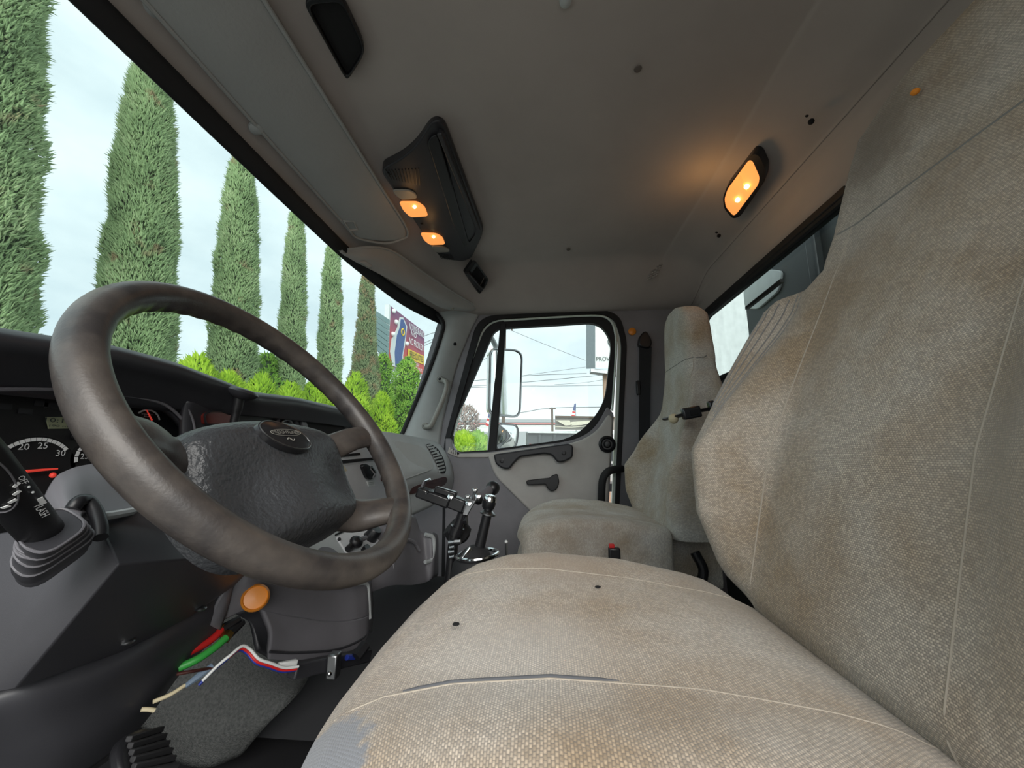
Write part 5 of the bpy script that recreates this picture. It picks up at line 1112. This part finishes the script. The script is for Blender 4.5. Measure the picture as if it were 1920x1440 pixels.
q = rnd(onpl([(936, 795), (966, 797), (971, 806), (967, 835), (959, 840), (931, 841), (931, 815)], cC, nC, .004), .028, 6); c = q.mean(0)
g = G().grid([c+(q-c)*s+nC*.03*(1-s*s) for s in (1, .85, .7, .5, .3, .1, .01)], cu=True, caps=True)
make('mirror_glass', g, M['mirror'], cm, smooth=80)
make('mirror_rim', G().tube(q, .005, 6, closed=True), M['steel'], cm)
es = thing('exhaust_stack', 'chrome exhaust stack beside the cab, seen in the tall door mirror', 'exhaust', (2.2, -1.3, -1))
make('pipe', G().tube([(2.28, -1.4, -1.2), (2.28, -1.4, 1.6)], .065, 16), M['chrome'], es); make('heat_shield', G().tube([(2.28, -1.4, -1.0), (2.28, -1.4, .1)], .09, 16), M['steel'], es)

# sign on its pole
sg_ = thing('roadside_sign', 'white roadside sign reading PROVEN with a grey side', 'sign', at(1130, 700, x=16))
XS = 16.
make('sign_face', G().prism([at(u, v, x=XS) for u, v in ((1116, 598), (1190, 598), (1190, 694), (1116, 690))], (.02, 0, 0)), M['white'], sg_)
make('sign_side', G().prism([at(1099, 604, x=XS+.9), at(1117, 598, x=XS), at(1117, 690, x=XS), at(1099, 691, x=XS+.9)], (.05, -.02, 0)), plastic('sign_grey', (.30, .34, .37), .6, 10, 0), sg_)
make('sign_foot', G().prism([at(1108, 691, x=XS+.1), at(1170, 696, x=XS+.1), at(1170, 704, x=XS+.1), at(1108, 697, x=XS+.1)], (.5, 0, 0)), M['steel'], sg_)
text('lettering', 'PROVEN', at(1137, 673, x=XS-.03), (0, -1, 0), (0, 0, 1), .26, M['dprint'], sg_, fit=.82)
make('logo_ring', G().tube([at(1152, 640, x=XS-.03)+.26*math.cos(q)*V((0, 1, 0))+.26*math.sin(q)*V((0, 0, 1)) for q in aa[:-1]], .015, 6, closed=True), M['dprint'], sg_)
pb = at(1134, 700, x=XS+.6); make('pole', G().tube([pb, V((pb[0], at(1137, 845, x=XS+.6)[1], GZ))], .10, 8), plastic('rusty_pole', (.50, .33, .24), .7, 10, 0), sg_)
# utility pole and wires
up_ = thing('utility_pole', 'thin utility pole with a crossarm beside the wood-sided trailer', 'pole', at(1035, 800, x=45), 'utility poles')
a = at(1035, 764, x=45); make('post', G().tube([a, V((a[0], a[1], GZ))], .13, 6), M['bark'], up_); make('crossarm', G().bar(at(1030, 766, x=45), at(1042, 766, x=45), .12, .14), M['bark'], up_)
u2 = thing('utility_pole', 'utility pole top with fittings at the upper corner of the far window', 'pole', at(958, 615, x=30), 'utility poles')
for a_, b_ in (((952, 615), (962, 611)), ((959, 608), (960, 620)), ((946, 612), (955, 616))): make('fitting', G().tube([at(*a_, x=30), at(*b_, x=30)], .06, 6), M['bark'], u2)
a = at(946, 612, x=30); make('post', G().tube([a, V((a[0], a[1]+.1, GZ))], .14, 6), M['bark'], u2)
mw = plastic('grey_wire', (.22, .23, .24), .7, 10, 0)
W = [([(955, 618), (1020, 645), (1098, 676)], .022, 'wire slanting down to the white sign'), ([(870, 716), (980, 705), (1100, 700)], .030, 'upper of the level wires in the far window'), ([(872, 725), (980, 717), (1130, 703)], .03, 'second level wire rising to the right in the far window'),
     ([(870, 727), (980, 724), (1040, 724), (1140, 722)], .03, 'lowest level wire in the far window'), ([(975, 705), (1040, 696), (1098, 688)], .02, 'faint wire rising to the sign'), ([(1040, 721), (1090, 718), (1132, 712)], .02, 'short wire rising to the sign pole'), ([(880, 684), (905, 675), (930, 662)], .025, 'wire crossing the quarter light behind the mirror arm'),
     ([(975, 774), (1035, 765), (1140, 763)], .035, 'wire through the utility pole crossarm'), ([(796, 630), (810, 625), (824, 622)], .03, 'upper wire right of the billboard'), ([(796, 643), (812, 636), (824, 634)], .03, 'middle wire right of the billboard'), ([(796, 648), (812, 641), (824, 639)], .03, 'lower wire right of the billboard')]
for P, r, lab in W: tag(make('wire', G().tube(cat([at(u, v, x=34) for u, v in P], 12), r, 5), mw), lab, 'wire', 'overhead wires')

# low buildings, trailer, box, flags and trees in the side window
def bld(name, lab, cat_, quads, x, dep=6):
    t = thing(name, lab, cat_, at(quads[0][1][0][0], 845, x=x))
    for nm, P, m in quads: make(nm, G().prism([at(u, v, x=x) for u, v in P], (dep, 0, 0)), m, t)
    return t
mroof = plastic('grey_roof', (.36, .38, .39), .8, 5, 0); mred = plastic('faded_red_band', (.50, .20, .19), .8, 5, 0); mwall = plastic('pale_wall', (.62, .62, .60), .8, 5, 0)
bld('low_building', 'long low building with a grey roof and a red band across the street', 'building', [('roof', [(845, 786), (1150, 786), (1150, 793), (845, 793)], mroof), ('red_band', [(845, 792), (1150, 792), (1150, 797), (845, 797)], mred), ('wall', [(845, 796), (1150, 796), (1150, 860), (845, 860)], mwall)], 62)
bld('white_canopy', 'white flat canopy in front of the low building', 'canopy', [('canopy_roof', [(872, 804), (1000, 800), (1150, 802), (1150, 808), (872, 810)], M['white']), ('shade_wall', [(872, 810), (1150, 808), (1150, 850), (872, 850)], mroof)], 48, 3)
tr_ = thing('trailer', 'wood-sided trailer body with cream tarps', 'trailer', at(1085, 810, x=24)); mwood = plastic('weathered_boards', (.26, .245, .22), .9, 8, .2, wscale=2); mtarp = plastic('cream_tarp', (.66, .62, .50), .8, 8, 0)
for k in range(6):
    v0 = 781+4.1*k; make('plank', G().prism([at(1041, v0, x=24), at(1160, v0+1, x=24), at(1160, v0+4.9, x=24), at(1041, v0+3.9, x=24)], (.10+.02*(k % 2), 0, 0)), mwood, tr_)
make('top_rail', G().bar(at(1041, 781, x=23.9), at(1160, 783, x=23.9), .1, .10), M['bark'], tr_)
make('tarp', G().prism([at(u, v, x=23.8) for u, v in ((1042, 788), (1068, 788), (1072, 797), (1060, 798), (1048, 791))], (.1, 0, 0)), mtarp, tr_); make('tarp', G().prism([at(u, v, x=23.8) for u, v in ((1071, 791), (1114, 788), (1113, 792), (1090, 797), (1070, 798))], (.1, 0, 0)), mtarp, tr_)
make('tarp_edge', G().tube(cat([at(u, v, x=23.7) for u, v in ((1040, 800), (1075, 801), (1120, 796), (1150, 793))], 20), .03, 6), mtarp, tr_)
make('wheel', G().lathe([(.02, 0), (.5, .02), (.5, .28), (.02, .3)], (24, at(1085, 845, x=24)[1], GZ+.5), (1, 0, 0), 20), M['rubber'], tr_); make('chassis', G().box((24.5, at(1100, 845, x=24)[1], GZ+1.2), (1.2, 4., .3)), M['black'], tr_)
bx = thing('dump_box', 'dark grey dump box with a pale top edge nearest the far window', 'dump box', at(1060, 830, x=13)); mbx = plastic('dusty_dark_steel', (.075, .085, .09), .6, 10, 0)
make('side_wall', G().prism([at(992, 812, x=13), at(1150, 814, x=13), at(1150, 865, x=13), at(990, 865, x=13)], (.1, 0, 0)), mbx, bx)
make('top_edge', G().bar(at(990, 810, x=12.95), at(1150, 812, x=12.95), .12, .06), M['white'], bx)
for u in (1012, 1040, 1068, 1096, 1124): make('rib', G().bar(at(u, 815, x=12.95), at(u, 862, x=12.95), .08, .06, (1, 0, 0)), mbx, bx)
make('end_wall', G().prism([at(992, 812, x=13), at(989, 811, x=14.6), at(988, 860, x=14.6), at(990, 865, x=13)], (0, .05, 0)), mbx, bx); make('tail_lamp', G().box(at(994, 835, x=12.9), (.05, .06, .12)), M['redlens'], bx)
make('subframe', G().box((13.8, at(1080, 845, x=13.5)[1], GZ+.95), (1., 2.6, .25)), M['black'], bx); make('wheel', G().lathe([(.02, 0), (.5, .02), (.5, .28), (.02, .3)], (13.2, at(1090, 845, x=13)[1], GZ+.5), (1, 0, 0), 20), M['rubber'], bx)
def flag(lab, pole, pts, x):
    t = thing('flag', lab, 'flag', at(*pole[1], x=x), 'striped flags'); a, b = at(*pole[0], x=x), at(*pole[1], x=x)
    make('flagpole', G().tube([a, V((b[0], b[1], GZ))], .03, 6), M['steel'], t)
    q = [at(u, v, x=x-.05) for u, v in pts]; P = lambda s, r: (q[0]*(1-s)+q[1]*s)*(1-r)+(q[3]*(1-s)+q[2]*s)*r
    for k in range(7):
        make('stripe', G().prism([P(0, k/7), P(1, k/7), P(1, (k+1)/7), P(0, (k+1)/7)], (.02, 0, 0)), M['red'] if k % 2 == 0 else M['print'], t)
    make('canton', G().prism([P(-.02, 0), P(1.02, 0), P(1.02, .5), P(-.02, .5)], (-.03, 0, 0)), plastic('flag_blue', (.06, .09, .22), .7, 10, 0), t)
flag('striped flag on a pole left of the window divider', ((918, 765), (916, 840)), [(919, 767), (922, 768), (916, 800), (910, 797)], 22)
flag('small striped flag on top of the trailer', ((1079, 756), (1079, 781)), [(1077, 757), (1080, 758), (1078, 782), (1071, 781)], 27)
def bush(lab, u, v, r, x, n, m, name='shrub'):
    c = at(u, v, x=x); t = thing(name, lab, 'tree' if 'tree' in name else 'shrub', (c[0], c[1], GZ)); P = rng.normal(size=(n, 3)); P /= np.linalg.norm(P, axis=1)[:, None]; R = V(r)
    g = G().spikes(c+P*R*(.7+.3*rng.random((n, 1))), P+np.array([0, 0, .7])+rng.normal(size=(n, 3))*.3, rng.uniform(.15, .3, n), rng.uniform(.05, .09, n)); make('foliage', g, m, t, smooth=0)
    make('stem', G().tube([c, V((c[0], c[1], GZ))], .08, 6), M['bark'], t); return t
bush('yellow-green shrub low in the quarter light', 868, 838, (.4, .42, .60), 17, 1500, M['arb']); bush('round yellow-green shrub beside the window divider', 893, 838, (.45, .55, .62), 18, 1800, M['bush'])
bush('bare grey-pink tree beyond the quarter light', 872, 790, (1.0, 1.3, 1.5), 34, 900, M['blossom'], 'bare_tree')
# truck body behind the cab: seen through the rear window
tb = thing('truck_body', 'dark headboard of the truck body behind the rear window', 'truck body', (.5, -1.3, -1))
md = plastic('dusty_dark_paint', (.035, .042, .045), .45, 12, .1, wscale=2, wear=.4)
make('headboard', G().box((.92, -1.12, .1), (2.36, .06, 2.4)), md, tb, bev=.01)
make('headboard_rib', G().box((1.52, -1.075, .1), (.05, .04, 2.4)), md, tb, bev=.01)
make('white_blur_patch', G().prism(rnd([at(1392, 530, y=-1.08), at(1440, 505, y=-1.08), at(1466, 508, y=-1.08), at(1460, 545, y=-1.08), at(1420, 580, y=-1.08), at(1396, 578, y=-1.08)], .03, 4), (0, -.012, 0)), M['white'], tb, bev=.003)  # added white patch, stands in for the pale blur in the rear glass
make('chassis_rail', G().box((.9, -1.6, -1.3), (.9, 1.6, .3)), M['black'], tb)
for x in (.1, 1.8): make('wheel', G().lathe([(.02, 0), (.5, .02), (.5, .28), (.02, .3)], (x-.15, -1.9, GZ+.5), (1, 0, 0), 20), M['rubber'], tb)
vn_ = thing('box_van', 'white box van parked beside the truck behind the rear window', 'van', (7.5, -4, GZ))
make('cargo_box', G().box((8.5, -3.6, .9), (5, 2.3, 3.2)), M['white'], vn_, bev=.05)
make('chassis', G().box((8.5, -3.6, -1.1), (5, 1.6, .6)), M['black'], vn_, bev=.05)
for x in (6.8, 10): make('wheel', G().lathe([(.02, 0), (.5, .02), (.5, .28), (.02, .3)], (x, -2.75, GZ+.5), (0, 1, 0), 20), M['rubber'], vn_)
wp = tag(make('scraper', G().bar(at(1400, 578, y=-.812), at(1466, 526, y=-.812), .012, .012), M['black']), 'thin black wiper lying across the rear glass', 'wiper')
